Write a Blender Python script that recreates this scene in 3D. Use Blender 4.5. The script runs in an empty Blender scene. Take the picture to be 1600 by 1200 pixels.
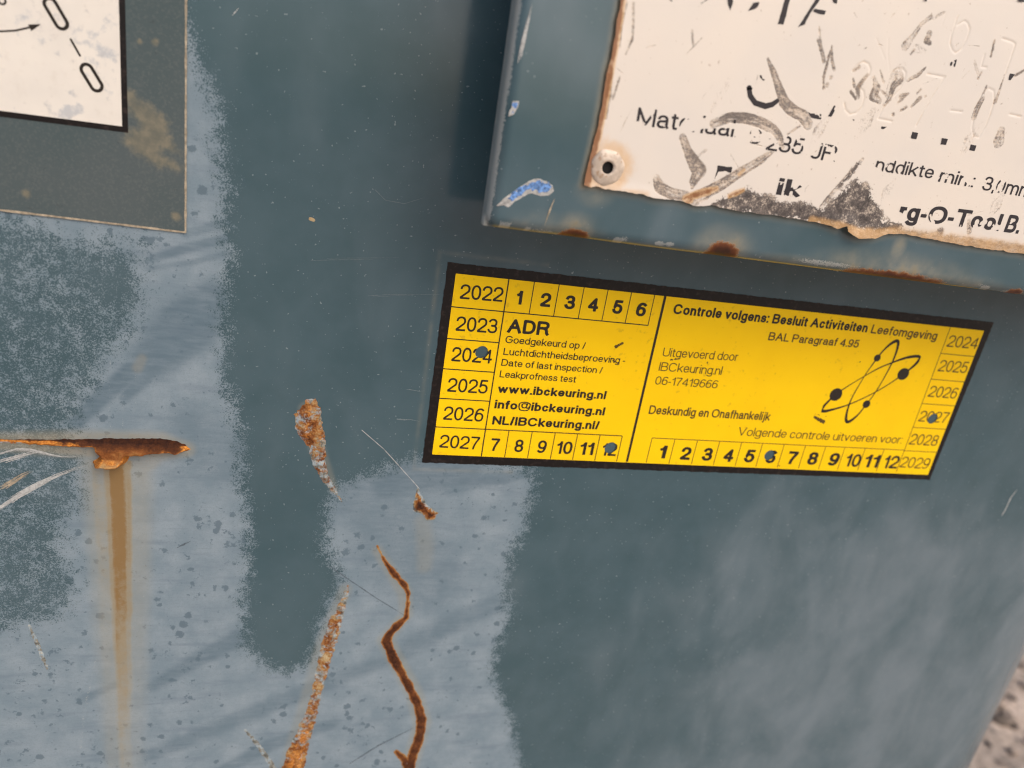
import bpy, math, random
import numpy as np
from mathutils import Matrix

# ------------------------------------------------------------------ camera, world, sun, exposure
S = bpy.context.scene
COL = S.collection
D = 0.20                                   # camera to steel front, metres
F_PX = 1103.0                              # focal length in photo pixels (1600 wide)
R = np.array([[0.96107904, -0.22906749, 0.1544512],
              [0.06436318, -0.35802468, -0.93149112],
              [0.26867167, 0.90517756, -0.3293465]])

cd = bpy.data.cameras.new('camera')
cam = bpy.data.objects.new('camera', cd)
COL.objects.link(cam)
S.camera = cam
cd.sensor_width = 36.0
cd.lens = F_PX / 1600.0 * 36.0
cd.clip_start = 0.005
cd.clip_end = 500.0
m = Matrix.Identity(4)
for r in range(3):
    m[r][0] = R[0][r]
    m[r][1] = -R[1][r]
    m[r][2] = -R[2][r]
m[1][3] = -D
cam.matrix_world = m
cd.dof.use_dof = True
cd.dof.focus_distance = 0.204
cd.dof.aperture_fstop = 10.0

SUN_EL, SUN_AZ = 46.0, 148.0               # degrees; azimuth from +Y clockwise
wd = bpy.data.worlds.new('World')
S.world = wd
wd.use_nodes = True
wn = wd.node_tree
sky = wn.nodes.new('ShaderNodeTexSky')
sky.sky_type = 'NISHITA'
sky.sun_disc = False
sky.sun_elevation = math.radians(SUN_EL)
sky.sun_rotation = math.radians(SUN_AZ)
sky.air_density = 1.0
sky.dust_density = 5.0
sky.ozone_density = 1.0
bg = wn.nodes['Background']
wn.links.new(sky.outputs[0], bg.inputs[0])
bg.inputs[1].default_value = 0.13

sd = bpy.data.lights.new('sun', 'SUN')
sd.energy = 1.1
sd.angle = math.radians(70)
sd.color = (1.0, 0.90, 0.77)
sun = bpy.data.objects.new('sun', sd)
COL.objects.link(sun)
sun.rotation_euler = (math.radians(90 - SUN_EL), 0, math.radians(180 - SUN_AZ))

S.view_settings.view_transform = 'Standard'
S.view_settings.look = 'None'
S.view_settings.exposure = 0.42
S.view_settings.gamma = 1.0
S.view_settings.use_curve_mapping = False
S.cycles.max_bounces = 6
S.cycles.filter_width = 1.15

# ------------------------------------------------------------------ helpers
RNG = np.random.default_rng(7)
random.seed(7)


def at(px, py, y=0.0):
    """point (x, z) of the plane at depth y that the photo shows at pixel px, py"""
    d = R.T @ np.array([(px - 800) / F_PX, (py - 600) / F_PX, 1.0])
    t = (D + y) / d[1]
    return np.array([d[0] * t, d[2] * t])


def ats(pts, y=0.0, s=1.0, ox=0.0, oy=0.0):
    return np.array([at(ox + s * p[0], oy + s * p[1], y) for p in pts])


def pxsize(px, py, y=0.0):
    a = at(px, py, y); b = at(px + 1, py, y); c = at(px, py + 1, y)
    return math.sqrt(np.hypot(*(b - a)) * np.hypot(*(c - a)))


def link(o, parent=None):
    COL.objects.link(o)
    if parent is not None:
        o.parent = parent
    return o


def tag(o, label=None, cat=None, group=None, kind=None):
    if label: o['label'] = label
    if cat: o['category'] = cat
    if group: o['group'] = group
    if kind: o['kind'] = kind
    return o


def empty(name, loc=(0, 0, 0)):
    o = bpy.data.objects.new(name, None)
    o.empty_display_size = 0.02
    o.location = loc
    COL.objects.link(o)
    return o


def mesh(name, v, faces, mat=None, parent=None, attrs=None, smooth=True):
    """faces: (n,3) or (n,4) array, or list of such arrays"""
    me = bpy.data.meshes.new(name)
    v = np.asarray(v, dtype=np.float32)
    if parent is not None:
        v = v - np.array(WORLD.get(parent.name, (0, 0, 0)), dtype=np.float32)
    fl = faces if isinstance(faces, list) else [faces]
    fl = [np.asarray(f, dtype=np.int32) for f in fl if len(f)]
    nl = sum(f.size for f in fl); nf = sum(len(f) for f in fl)
    me.vertices.add(len(v)); me.loops.add(nl); me.polygons.add(nf)
    me.vertices.foreach_set('co', v.ravel())
    me.loops.foreach_set('vertex_index', np.concatenate([f.ravel() for f in fl]))
    tot = np.concatenate([np.full(len(f), f.shape[1], np.int32) for f in fl])
    st = np.concatenate([[0], np.cumsum(tot)[:-1]]).astype(np.int32)
    me.polygons.foreach_set('loop_start', st)
    me.polygons.foreach_set('loop_total', tot)
    me.polygons.foreach_set('use_smooth', np.full(nf, smooth))
    if attrs:
        for k, a in attrs.items():
            at_ = me.attributes.new(k, 'FLOAT', 'POINT')
            at_.data.foreach_set('value', np.asarray(a, dtype=np.float32).ravel())
    me.update(calc_edges=True)
    if mat: me.materials.append(mat)
    o = bpy.data.objects.new(name, me)
    link(o, parent)
    if parent is not None:
        WORLD[o.name] = WORLD.get(parent.name, (0, 0, 0))
    return o


WORLD = {}


def thing(name, loc, label, cat):
    o = empty(name, loc)
    WORLD[o.name] = loc
    return tag(o, label, cat)


def smooth01(x):
    x = np.clip(x, 0, 1)
    return x * x * (3 - 2 * x)


def vnoise(x, y, scale, seed=0, octaves=3):
    """value noise in -1..1"""
    out = np.zeros_like(x); amp = 1.0; tot = 0
    for o in range(octaves):
        rg = np.random.default_rng(seed * 31 + o)
        L = rg.random((256, 256)) * 2 - 1
        fx = x * scale * 2 ** o; fy = y * scale * 2 ** o
        ix = np.floor(fx).astype(int); iy = np.floor(fy).astype(int)
        tx = fx - ix; ty = fy - iy
        tx = tx * tx * (3 - 2 * tx); ty = ty * ty * (3 - 2 * ty)
        a = L[iy % 256, ix % 256]; b = L[iy % 256, (ix + 1) % 256]
        c = L[(iy + 1) % 256, ix % 256]; d = L[(iy + 1) % 256, (ix + 1) % 256]
        out += amp * ((a * (1 - tx) + b * tx) * (1 - ty) + (c * (1 - tx) + d * tx) * ty)
        tot += amp; amp *= 0.5
    return out / tot


def seg_dist(X, Y, a, b, ra=0.0, rb=0.0):
    dx, dy = b[0] - a[0], b[1] - a[1]
    L2 = dx * dx + dy * dy + 1e-18
    t = np.clip(((X - a[0]) * dx + (Y - a[1]) * dy) / L2, 0, 1)
    return np.hypot(X - a[0] - t * dx, Y - a[1] - t * dy) - (ra + (rb - ra) * t)


def poly_sdf(X, Y, P):
    """signed distance, negative inside"""
    d = np.full(X.shape, 1e9); ins = np.zeros(X.shape, bool)
    n = len(P)
    for i in range(n):
        a = P[i]; b = P[(i + 1) % n]
        d = np.minimum(d, seg_dist(X, Y, a, b))
        if a[1] != b[1]:
            c = (a[1] > Y) != (b[1] > Y)
            ins ^= c & (X < (b[0] - a[0]) * (Y - a[1]) / (b[1] - a[1]) + a[0])
    return np.where(ins, -d, d)


def stroke_sdf(X, Y, P, rad):
    """union of tapered capsules along the polyline P with radii rad; local boxes keep it fast"""
    d = np.full(X.shape, 1e9)
    for i in range(len(P) - 1):
        d = np.minimum(d, seg_dist(X, Y, P[i], P[i + 1], rad[i], rad[i + 1]))
    if len(P) == 1:
        d = np.hypot(X - P[0][0], Y - P[0][1]) - rad[0]
    return d


class Grid:
    """regular window into an (nz, nx) field so that small marks are evaluated only where they are"""
    def __init__(self, xs, zs):
        self.xs, self.zs = xs, zs
        self.X, self.Z = np.meshgrid(xs, zs)

    def window(self, pts, pad):
        x0, z0 = pts.min(0) - pad; x1, z1 = pts.max(0) + pad
        i0, i1 = np.searchsorted(self.xs, [x0, x1]); j0, j1 = np.searchsorted(self.zs, [z0, z1])
        return slice(max(j0 - 1, 0), j1 + 1), slice(max(i0 - 1, 0), i1 + 1)

    def stamp(self, field, fn, pts, pad):
        """field = max(field, fn(X, Z)) in the window round pts"""
        w = self.window(pts, pad)
        if field[w].size:
            field[w] = np.maximum(field[w], fn(self.X[w], self.Z[w]))


def march(X, Z, F, y, name, mat, parent, attrs=None, height=None):
    """mesh of the region F < 0 over a regular grid, with clean clipped outline"""
    ny, nx = F.shape
    F = np.where(np.abs(F) < 1e-9, 1e-9, F)
    idx = np.arange(ny * nx).reshape(ny, nx)
    q = [idx[:-1, :-1], idx[:-1, 1:], idx[1:, 1:], idx[1:, :-1]]
    tris = np.concatenate([np.stack([q[0], q[1], q[2]], -1).reshape(-1, 3),
                           np.stack([q[0], q[2], q[3]], -1).reshape(-1, 3)])
    f = F.ravel(); ins = f[tris] < 0
    cnt = ins.sum(1)
    full = tris[cnt == 3]
    px, pz = X.ravel(), Z.ravel()

    def rot(t, k):                         # rotate so that the odd vertex comes first
        r_ = np.arange(len(t))[:, None]
        return t[r_, (k[:, None] + np.arange(3)) % 3]
    t1 = tris[cnt == 1]; t1 = rot(t1, np.argmax(ins[cnt == 1], 1)) if len(t1) else t1
    t2 = tris[cnt == 2]; t2 = rot(t2, np.argmin(ins[cnt == 2], 1)) if len(t2) else t2
    edges = np.concatenate([t1[:, [0, 1]], t1[:, [0, 2]], t2[:, [0, 1]], t2[:, [0, 2]]]) if len(t1) + len(t2) else np.zeros((0, 2), int)
    es = np.sort(edges, 1)
    key = es[:, 0].astype(np.int64) * (ny * nx) + es[:, 1]
    uk, first, inv = np.unique(key, return_index=True, return_inverse=True)
    ue = es[first]
    n1, n2 = len(t1), len(t2)
    base = ny * nx
    e = base + inv.ravel()
    T = [full]
    if n1: T.append(np.stack([t1[:, 0], e[:n1], e[n1:2 * n1]], 1))
    if n2:
        a = e[2 * n1:2 * n1 + n2]; b = e[2 * n1 + n2:]
        T.append(np.stack([a, t2[:, 1], t2[:, 2]], 1)); T.append(np.stack([a, t2[:, 2], b], 1))
    T = np.concatenate(T)
    if not len(T): return None
    if len(ue):
        tt = f[ue[:, 0]] / (f[ue[:, 0]] - f[ue[:, 1]])
        lerp = lambda A: A[ue[:, 0]] * (1 - tt) + A[ue[:, 1]] * tt
    else:
        lerp = lambda A: A[:0]
    allx = np.concatenate([px, lerp(px)]); allz = np.concatenate([pz, lerp(pz)])
    allh = np.zeros_like(allx)
    if height is not None:
        allh = np.concatenate([height.ravel(), lerp(height.ravel())])
    used, T2 = np.unique(T, return_inverse=True); T2 = T2.reshape(T.shape)
    v = np.stack([allx[used], y - allh[used], allz[used]], 1)
    at_ = {}
    if attrs:
        for k, A in attrs.items():
            A = A.ravel(); at_[k] = np.concatenate([A, lerp(A)])[used]
    # faces must look towards -y (the camera side): x right, z up -> counter-clockwise is towards -y
    return mesh(name, v, T2, mat, parent, at_)


def box_v(x0, x1, y0, y1, z0, z1):
    v = [(x0, y0, z0), (x1, y0, z0), (x1, y1, z0), (x0, y1, z0), (x0, y0, z1), (x1, y0, z1), (x1, y1, z1), (x0, y1, z1)]
    f = [(0, 3, 2, 1), (4, 5, 6, 7), (0, 1, 5, 4), (1, 2, 6, 5), (2, 3, 7, 6), (3, 0, 4, 7)]
    return v, f


def boxes(name, bs, mat, parent):
    V, Fc = [], []
    for b in bs:
        v, f = box_v(*b); n = len(V)
        V += v; Fc += [tuple(i + n for i in q) for q in f]
    return mesh(name, V, np.array(Fc), mat, parent, smooth=False)


def slab(name, P, y_back, y_front, mat, parent):
    """convex outline P (x, z), counter-clockwise seen from the camera, given thickness"""
    n = len(P)
    v = [(p[0], y_front, p[1]) for p in P] + [(p[0], y_back, p[1]) for p in P]
    fr = np.array([[0, i, i + 1] for i in range(1, n - 1)])
    sides = np.array([[i, n + i, n + (i + 1) % n, (i + 1) % n] for i in range(n)])
    return mesh(name, v, [fr, sides], mat, parent, smooth=False)


# ------------------------------------------------------------------ material building
class NT:
    def __init__(self, name):
        self.mat = bpy.data.materials.new(name)
        self.mat.use_nodes = True
        self.t = self.mat.node_tree
        self.b = self.t.nodes['Principled BSDF']
        self.co = self.t.nodes.new('ShaderNodeTexCoord').outputs['Object']

    def set(self, sock, v):
        if isinstance(v, bpy.types.NodeSocket): self.t.links.new(v, sock)
        elif isinstance(v, (tuple, list)):
            sock.default_value = tuple(v) + ((1.0,) if len(v) == 3 and len(sock.default_value) == 4 else ())
        else: sock.default_value = v

    def m(self, op, a, b=0.0, c=0.0, clamp=False):
        n = self.t.nodes.new('ShaderNodeMath'); n.operation = op; n.use_clamp = clamp
        for s, v in zip(n.inputs, (a, b, c)): self.set(s, v)
        return n.outputs[0]

    def add(self, *a):
        o = a[0]
        for x in a[1:]: o = self.m('ADD', o, x)
        return o

    def mul(self, a, b): return self.m('MULTIPLY', a, b)
    def sub(self, a, b): return self.m('SUBTRACT', a, b)

    def attr(self, n):
        a = self.t.nodes.new('ShaderNodeAttribute'); a.attribute_name = n
        return a.outputs['Fac']

    def noise(self, scale, detail=2, rough=0.5, sc=None, rot=None, dist=0.0, loc=None):
        n = self.t.nodes.new('ShaderNodeTexNoise')
        v = self.co
        if sc or rot or loc:
            mp = self.t.nodes.new('ShaderNodeMapping')
            self.t.links.new(v, mp.inputs[0])
            if loc: mp.inputs['Location'].default_value = loc
            if rot: mp.inputs['Rotation'].default_value = rot
            if sc: mp.inputs['Scale'].default_value = sc
            v = mp.outputs[0]
        self.t.links.new(v, n.inputs['Vector'])
        n.inputs['Scale'].default_value = scale; n.inputs['Detail'].default_value = detail
        n.inputs['Roughness'].default_value = rough; n.inputs['Distortion'].default_value = dist
        return n.outputs['Fac']

    def vor(self, scale, out='Distance', rnd=1.0):
        n = self.t.nodes.new('ShaderNodeTexVoronoi')
        self.t.links.new(self.co, n.inputs['Vector'])
        n.inputs['Scale'].default_value = scale; n.inputs['Randomness'].default_value = rnd
        return n.outputs[out]

    def ss(self, x, lo, hi, a=0.0, b=1.0):
        n = self.t.nodes.new('ShaderNodeMapRange'); n.interpolation_type = 'SMOOTHSTEP'
        for s, v in zip(n.inputs, (x, lo, hi, a, b)): self.set(s, v)
        return n.outputs[0]

    def mix(self, f, a, b):
        n = self.t.nodes.new('ShaderNodeMix'); n.data_type = 'RGBA'
        self.set(n.inputs[0], f); self.set(n.inputs[6], a); self.set(n.inputs[7], b)
        return n.outputs[2]

    def ramp(self, f, stops):
        n = self.t.nodes.new('ShaderNodeValToRGB')
        r_ = n.color_ramp
        while len(r_.elements) < len(stops): r_.elements.new(0.5)
        for e, (p, c) in zip(r_.elements, stops):
            e.position = p; e.color = tuple(c) + (1.0,)
        self.set(n.inputs[0], f)
        return n.outputs[0]

    def bump(self, h, dist, strength=1.0):
        n = self.t.nodes.new('ShaderNodeBump')
        n.inputs['Distance'].default_value = dist; n.inputs['Strength'].default_value = strength
        self.set(n.inputs['Height'], h)
        self.t.links.new(n.outputs[0], self.b.inputs['Normal'])

    def out(self, col, rough, spec=0.5, **kw):
        self.set(self.b.inputs['Base Color'], col)
        self.set(self.b.inputs['Roughness'], rough)
        self.set(self.b.inputs['Specular IOR Level'], spec)
        for k, v in kw.items(): self.set(self.b.inputs[k.replace('_', ' ')], v)
        return self.mat


def paint_material():
    n = NT('weathered_teal_paint')
    chalk = n.attr('chalk'); stain = n.attr('stain'); rust = n.attr('rust'); smear = n.attr('smear')
    grime_reflection = n.attr('grime_reflection'); bare = n.attr('bare')
    fine = n.noise(3100, 2, 0.55)
    mid = n.noise(420, 4, 0.6)
    big = n.noise(60, 3, 0.55)
    v = n.add(n.mul(n.sub(chalk, 0.5), 1.5), n.mul(n.sub(fine, 0.5), 2.1), n.mul(n.sub(mid, 0.5), 1.3))
    cm = n.ss(v, -0.30, 0.34)
    # glossy coat: teal with slow tone variation and pin-sized pale specks
    dark = n.mix(n.ss(big, 0.3, 0.7), (0.039, 0.080, 0.099), (0.052, 0.095, 0.117))
    speck = n.ss(n.noise(1150, 1, 0.4, loc=(3, 1, 2)), 0.735, 0.78)
    dark = n.mix(n.mul(speck, 0.42), dark, (0.30, 0.36, 0.38))
    # chalked coat: pale blue grey, cloudy, with wiped diagonal streaks and dark flecks
    streak = n.noise(40, 4, 0.6, sc=(1, 1, 7), rot=(0, math.radians(33), 0))
    clo = n.noise(110, 4, 0.6, loc=(5, 0, 3))
    pale = n.mix(n.ss(clo, 0.3, 0.72), (0.158, 0.216, 0.262), (0.225, 0.282, 0.328))
    pale = n.mix(n.ss(streak, 0.50, 0.72, 0.0, 0.5), pale, (0.12, 0.165, 0.215))
    pale = n.mix(n.ss(fine, 0.42, 0.70, 0.0, 0.35), pale, (0.13, 0.18, 0.22))
    fl = n.add(n.noise(330, 3, 0.65, loc=(1, 7, 2)), n.mul(n.noise(45, 2, 0.5, loc=(9, 2, 2)), 0.35))
    vd = n.add(n.vor(210), n.mul(n.sub(mid, 0.5), 0.9), n.mul(n.sub(fine, 0.5), 0.25))
    fleck = n.m('MAXIMUM', n.ss(fl, 0.83, 0.90), n.ss(n.sub(n.mul(n.sub(n.noise(75, 3, 0.6, loc=(9, 9, 2)), 0.395), 1.0), vd), -0.05, 0.05))
    pale = n.mix(n.mul(fleck, 0.75), pale, (0.075, 0.115, 0.150))
    hair_ = n.noise(170, 3, 0.6, sc=(1, 1, 22), rot=(0, math.radians(32), 0), loc=(2, 0, 7))
    pale = n.mix(n.ss(hair_, 0.56, 0.74, 0.0, 0.45), pale, (0.125, 0.17, 0.215))
    fl2 = n.ss(n.noise(800, 2, 0.6, loc=(4, 7, 8)), 0.655, 0.73)
    pale = n.mix(n.mul(fl2, 0.55), pale, (0.09, 0.135, 0.17))
    pale = n.mix(n.mul(smear, n.ss(n.noise(150, 3, 0.6, sc=(1, 1, 5), rot=(0, math.radians(25), 0), loc=(2, 2, 2)), 0.2, 0.75, 0.55, 1.0)), pale, (0.078, 0.125, 0.165))
    col = n.mix(cm, dark, pale)
    # cloudy ground and sky reflection painted into the glossy coat, with some dirt
    refl_noise = n.noise(40, 3, 0.5, sc=(1, 1, 0.55), rot=(0, math.radians(38), 0), dist=0.5)
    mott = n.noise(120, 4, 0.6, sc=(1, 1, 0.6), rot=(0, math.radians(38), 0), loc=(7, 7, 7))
    refl_film = n.ss(n.add(n.mul(grime_reflection, 0.62), n.mul(n.sub(refl_noise, 0.5), 1.25), n.mul(n.mul(grime_reflection, n.sub(mott, 0.5)), 0.45)), 0.0, 0.95)
    col = n.mix(n.mul(refl_film, 0.50), col, (0.215, 0.256, 0.298))
    bm = n.ss(n.add(n.mul(n.sub(bare, 0.5), 1.0), n.mul(n.sub(fine, 0.5), 0.9)), -0.03, 0.08)
    col = n.mix(n.mul(bm, 0.6), col, (0.40, 0.42, 0.41))
    # rust-water stain and rust
    sv = n.mul(stain, n.ss(n.add(n.mul(fine, 0.25), n.mul(mid, 0.75)), 0.34, 0.64, 0.86, 1.06))
    col = n.mix(n.m('MINIMUM', n.mul(sv, 1.15), 0.5), col, (0.285, 0.262, 0.195))
    col = n.mix(n.ss(sv, 0.32, 0.70, 0.0, 0.6), col, (0.255, 0.185, 0.085))
    col = n.mix(n.ss(sv, 0.65, 1.0, 0.0, 0.85), col, (0.20, 0.115, 0.038))
    rm = n.ss(n.add(rust, n.mul(n.sub(mid, 0.5), 0.8), n.mul(n.sub(fine, 0.5), 0.5)), 0.36, 0.64)
    rcol = n.ramp(n.add(n.mul(rust, 0.6), n.mul(mid, 0.5)), [(0.36, (0.36, 0.25, 0.13)), (0.52, (0.28, 0.12, 0.035)), (0.68, (0.12, 0.038, 0.015)), (0.88, (0.05, 0.02, 0.012))])
    col = n.mix(rm, col, rcol)
    rough = n.add(0.125, n.mul(cm, 0.45), n.mul(rm, 0.3), n.mul(refl_film, 0.12), n.mul(stain, 0.15))
    spec = n.sub(0.6, n.mul(n.m('MAXIMUM', cm, rm), 0.3))
    h = n.add(n.mul(cm, -0.3), n.mul(rm, n.mul(mid, 1.6)), n.mul(fine, 0.10), n.mul(n.noise(900, 2, 0.5), 0.12))
    n.bump(h, 0.00012, 0.6)
    return n.out(col, rough, spec)


def rust_material():
    n = NT('flaking_rust')
    tone = n.attr('tone'); depth = n.attr('depth'); pale = n.attr('pale')
    a = n.noise(420, 5, 0.6); b = n.noise(1700, 3, 0.55); c = n.noise(330, 4, 0.6, loc=(4, 4, 4), dist=1.0)
    kk = n.m('MULTIPLY_ADD', pale, 1.3, 0.45)
    f = n.add(tone, n.mul(kk, n.add(n.mul(n.sub(a, 0.5), 1.2), n.mul(n.sub(b, 0.5), 0.7))))
    col = n.ramp(f, [(0.0, (0.030, 0.012, 0.008)), (0.20, (0.075, 0.026, 0.011)), (0.42, (0.18, 0.062, 0.018)), (0.60, (0.28, 0.125, 0.040)), (0.80, (0.33, 0.225, 0.105)), (1.0, (0.40, 0.33, 0.21))])
    col = n.mix(n.ss(n.add(n.attr('orange'), n.mul(n.sub(a, 0.5), 1.6)), 0.3, 0.85, 0.0, 0.95), col, n.mix(n.ss(b, 0.35, 0.65), (0.30, 0.095, 0.018), (0.56, 0.23, 0.045)))
    pm = n.ss(n.add(pale, n.mul(n.sub(c, 0.5), 2.2), n.mul(n.sub(b, 0.5), 0.5)), 0.44, 0.82)
    pc = n.ramp(n.add(n.mul(n.noise(480, 3, 0.6, loc=(8, 1, 1)), 1.0), 0.0), [(0.36, (0.09, 0.095, 0.09)), (0.47, (0.22, 0.215, 0.185)), (0.56, (0.25, 0.32, 0.37)), (0.68, (0.40, 0.375, 0.31))])
    col = n.mix(pm, col, pc)
    n.bump(n.add(a, n.mul(b, 0.5)), 0.0004, 0.9)
    return n.out(col, 0.85, 0.15)


def yellow_material():
    n = NT('yellow_vinyl')
    a = n.noise(50, 3, 0.5)
    col = n.mix(n.ss(a, 0.3, 0.75), (0.89, 0.570, 0.002), (0.85, 0.530, 0.002))
    sp = n.ss(n.add(n.noise(480, 3, 0.6), n.mul(n.noise(40, 3, 0.6, loc=(4, 4, 1)), 0.4)), 0.83, 0.92)
    col = n.mix(n.mul(sp, 0.3), col, (0.36, 0.20, 0.02))
    n.bump(n.noise(90, 2, 0.5), 0.0002, 0.25)
    return n.out(col, 0.45, 0.18)


def black_material():
    n = NT('black_vinyl')
    e = n.noise(600, 4, 0.65)
    col = n.mix(n.ss(e, 0.50, 0.72, 0.0, 0.6), (0.008, 0.006, 0.006), (0.045, 0.032, 0.028))
    return n.out(col, 0.4, 0.25)


def ink_material(name, c, rough=0.5):
    n = NT(name)
    e = n.noise(1500, 3, 0.6)
    col = n.mix(n.ss(e, 0.45, 0.75, 0.0, 0.3), c, tuple(min(1, x * 2.2 + 0.01) for x in c))
    return n.out(col, rough, 0.3)


def plate_material():
    n = NT('cream_enamel_plate')
    scuff = n.attr('scuff'); grime_reflection = n.attr('grime_reflection'); rust = n.attr('rust'); dull = n.attr('dull')
    fine = n.noise(1900, 3, 0.6); mid = n.noise(420, 4, 0.62); big = n.noise(35, 3, 0.5)
    st = n.noise(520, 3, 0.6, sc=(1, 1, 3.5), rot=(0, math.radians(-60), 0))
    col = n.mix(n.ss(big, 0.3, 0.7), (0.615, 0.57, 0.525), (0.655, 0.595, 0.53))
    pits = n.ss(n.add(n.noise(900, 2, 0.5, loc=(2, 2, 2)), n.mul(big, 0.2)), 0.80, 0.86)
    col = n.mix(n.mul(pits, 0.55), col, (0.30, 0.22, 0.16))
    sm = n.ss(n.add(n.mul(n.sub(scuff, 0.5), 1.4), n.mul(n.sub(mid, 0.5), 1.1), n.mul(n.sub(fine, 0.5), 1.2)), -0.30, 0.38)
    sc = n.ramp(n.add(0.5, n.mul(n.sub(st, 0.5), 1.3), n.mul(n.sub(fine, 0.5), 1.3), n.mul(n.sub(n.noise(170, 3, 0.6), 0.5), 0.8)), [(0.32, (0.095, 0.078, 0.07)), (0.45, (0.21, 0.17, 0.14)), (0.55, (0.38, 0.305, 0.235)), (0.72, (0.56, 0.47, 0.385))])
    sc = n.mix(n.ss(scuff, 0.62, 0.95, 0.0, 0.55), sc, (0.17, 0.14, 0.125))
    sc = n.mix(n.mul(dull, 0.75), sc, (0.055, 0.045, 0.045))
    col = n.mix(n.mul(sm, 0.93), col, sc)
    gm = n.ss(n.add(n.mul(n.sub(grime_reflection, 0.5), 1.2), n.mul(n.sub(mid, 0.5), 1.5), n.mul(n.sub(fine, 0.5), 0.8)), -0.08, 0.12)
    gc = n.ramp(n.add(n.mul(mid, 0.6), n.mul(fine, 0.45)), [(0.38, (0.032, 0.027, 0.026)), (0.50, (0.075, 0.062, 0.058)), (0.58, (0.15, 0.125, 0.11)), (0.66, (0.48, 0.41, 0.34))])
    col = n.mix(gm, col, gc)
    rv = n.add(rust, n.mul(n.sub(mid, 0.5), 0.5))
    col = n.mix(n.ss(rv, 0.05, 0.55, 0.0, 0.6), col, (0.58, 0.34, 0.13))
    col = n.mix(n.ss(n.add(rust, n.mul(n.sub(mid, 0.5), 0.9)), 0.5, 0.95, 0.0, 0.9), col, (0.20, 0.075, 0.025))
    n.bump(n.add(n.mul(sm, -0.6), n.mul(gm, n.mul(mid, -1.0)), n.mul(fine, 0.12), n.mul(n.noise(70, 2, 0.5), 0.8)), 0.00018, 0.7)
    return n.out(col, n.add(0.38, n.mul(n.m('MAXIMUM', sm, gm), 0.3)), 0.4)


def placard_material():
    n = NT('grey_laminate')
    stain = n.attr('stain'); fine = n.noise(1700, 3, 0.6); mid = n.noise(330, 4, 0.6); big = n.noise(30, 3, 0.5)
    col = n.mix(n.ss(big, 0.35, 0.68), (0.055, 0.080, 0.086), (0.070, 0.090, 0.096))
    col = n.mix(n.ss(fine, 0.45, 0.75, 0.0, 0.25), col, (0.16, 0.17, 0.16))
    ds = n.ss(n.noise(420, 3, 0.6, loc=(3, 3, 3)), 0.66, 0.72)
    col = n.mix(n.mul(ds, 0.4), col, (0.035, 0.045, 0.05))
    v = n.add(n.mul(n.sub(stain, 0.5), 1.0), n.mul(n.sub(mid, 0.5), 0.9), n.mul(n.sub(fine, 0.5), 0.3))
    col = n.mix(n.ss(v, -0.2, 0.4, 0.0, 0.60), col, n.mix(n.ss(mid, 0.35, 0.7), (0.15, 0.14, 0.10), (0.25, 0.215, 0.145)))
    n.bump(n.add(n.mul(fine, 0.3), n.mul(mid, 0.6)), 0.00006, 0.6)
    return n.out(col, 0.40, 0.35)


def white_material():
    n = NT('white_laminate')
    a = n.noise(75, 3, 0.6); b = n.noise(420, 4, 0.65)
    col = n.mix(n.ss(a, 0.3, 0.7), (0.64, 0.61, 0.565), (0.69, 0.655, 0.60))
    sp = n.ss(n.add(n.mul(n.noise(85, 3, 0.6, loc=(6, 1, 3)), 1.0), n.mul(n.sub(b, 0.5), 0.6)), 0.55, 0.70)
    col = n.mix(n.mul(sp, 0.72), col, (0.38, 0.41, 0.45))
    col = n.mix(n.ss(b, 0.5, 0.8, 0.0, 0.22), col, (0.45, 0.38, 0.32))
    return n.out(col, 0.45, 0.35)


def ground_material():
    n = NT('dry_dirt')
    a = n.noise(28, 6, 0.68); b = n.noise(110, 4, 0.65); c = n.noise(5.0, 4, 0.6, loc=(3, 1, 0))
    col = n.mix(n.ss(b, 0.3, 0.7), (0.36, 0.285, 0.235), (0.68, 0.56, 0.475))
    d = n.ss(n.add(a, n.mul(n.sub(b, 0.5), 0.6)), 0.545, 0.64)
    col = n.mix(n.mul(d, 0.9), col, (0.055, 0.045, 0.042))
    col = n.mix(n.ss(c, 0.45, 0.62, 0.0, 0.5), col, (0.20, 0.17, 0.145))
    n.bump(n.add(a, n.mul(b, 0.6)), 0.02, 0.6)
    return n.out(col, 0.95, 0.2)


def plain(name, c, rough, spec=0.3, var=0.3, scale=300):
    n = NT(name)
    e = n.noise(scale, 4, 0.6)
    col = n.mix(n.ss(e, 0.3, 0.75), tuple(x * (1 - var) for x in c), tuple(min(1, x * (1 + var)) for x in c))
    return n.out(col, rough, spec)


M_PAINT = paint_material()
M_RUST = rust_material()
M_YEL = yellow_material()
M_BLK = black_material()
M_INK = ink_material('black_ink', (0.018, 0.013, 0.010))
M_FADE = ink_material('faded_ink', (0.085, 0.050, 0.010))
M_PINK = ink_material('dark_enamel_print', (0.018, 0.014, 0.018))
M_PLATE = plate_material()
M_LAM = placard_material()
M_WHITE = white_material()
M_GROUND = ground_material()
M_STONE = plain('dirt_stone', (0.30, 0.24, 0.20), 0.9, var=0.7, scale=25)
M_DARKBIT = plain('dark_litter', (0.045, 0.036, 0.033), 0.9, var=0.5, scale=60)
M_SCRATCH = plain('scraped_primer', (0.42, 0.43, 0.43), 0.6, var=0.3, scale=1500)
M_SCRATCHD = plain('dark_scratch', (0.085, 0.11, 0.135), 0.6, var=0.3, scale=1500)
M_FAINT = plain('faint_scratch', (0.13, 0.165, 0.18), 0.5, var=0.3, scale=1500)
M_RIM = plain('dried_dirt_rim', (0.33, 0.28, 0.21), 0.8, var=0.35, scale=700)
M_RIVET = plain('dull_rivet', (0.52, 0.44, 0.37), 0.5, 0.5, var=0.25, scale=500)
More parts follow.
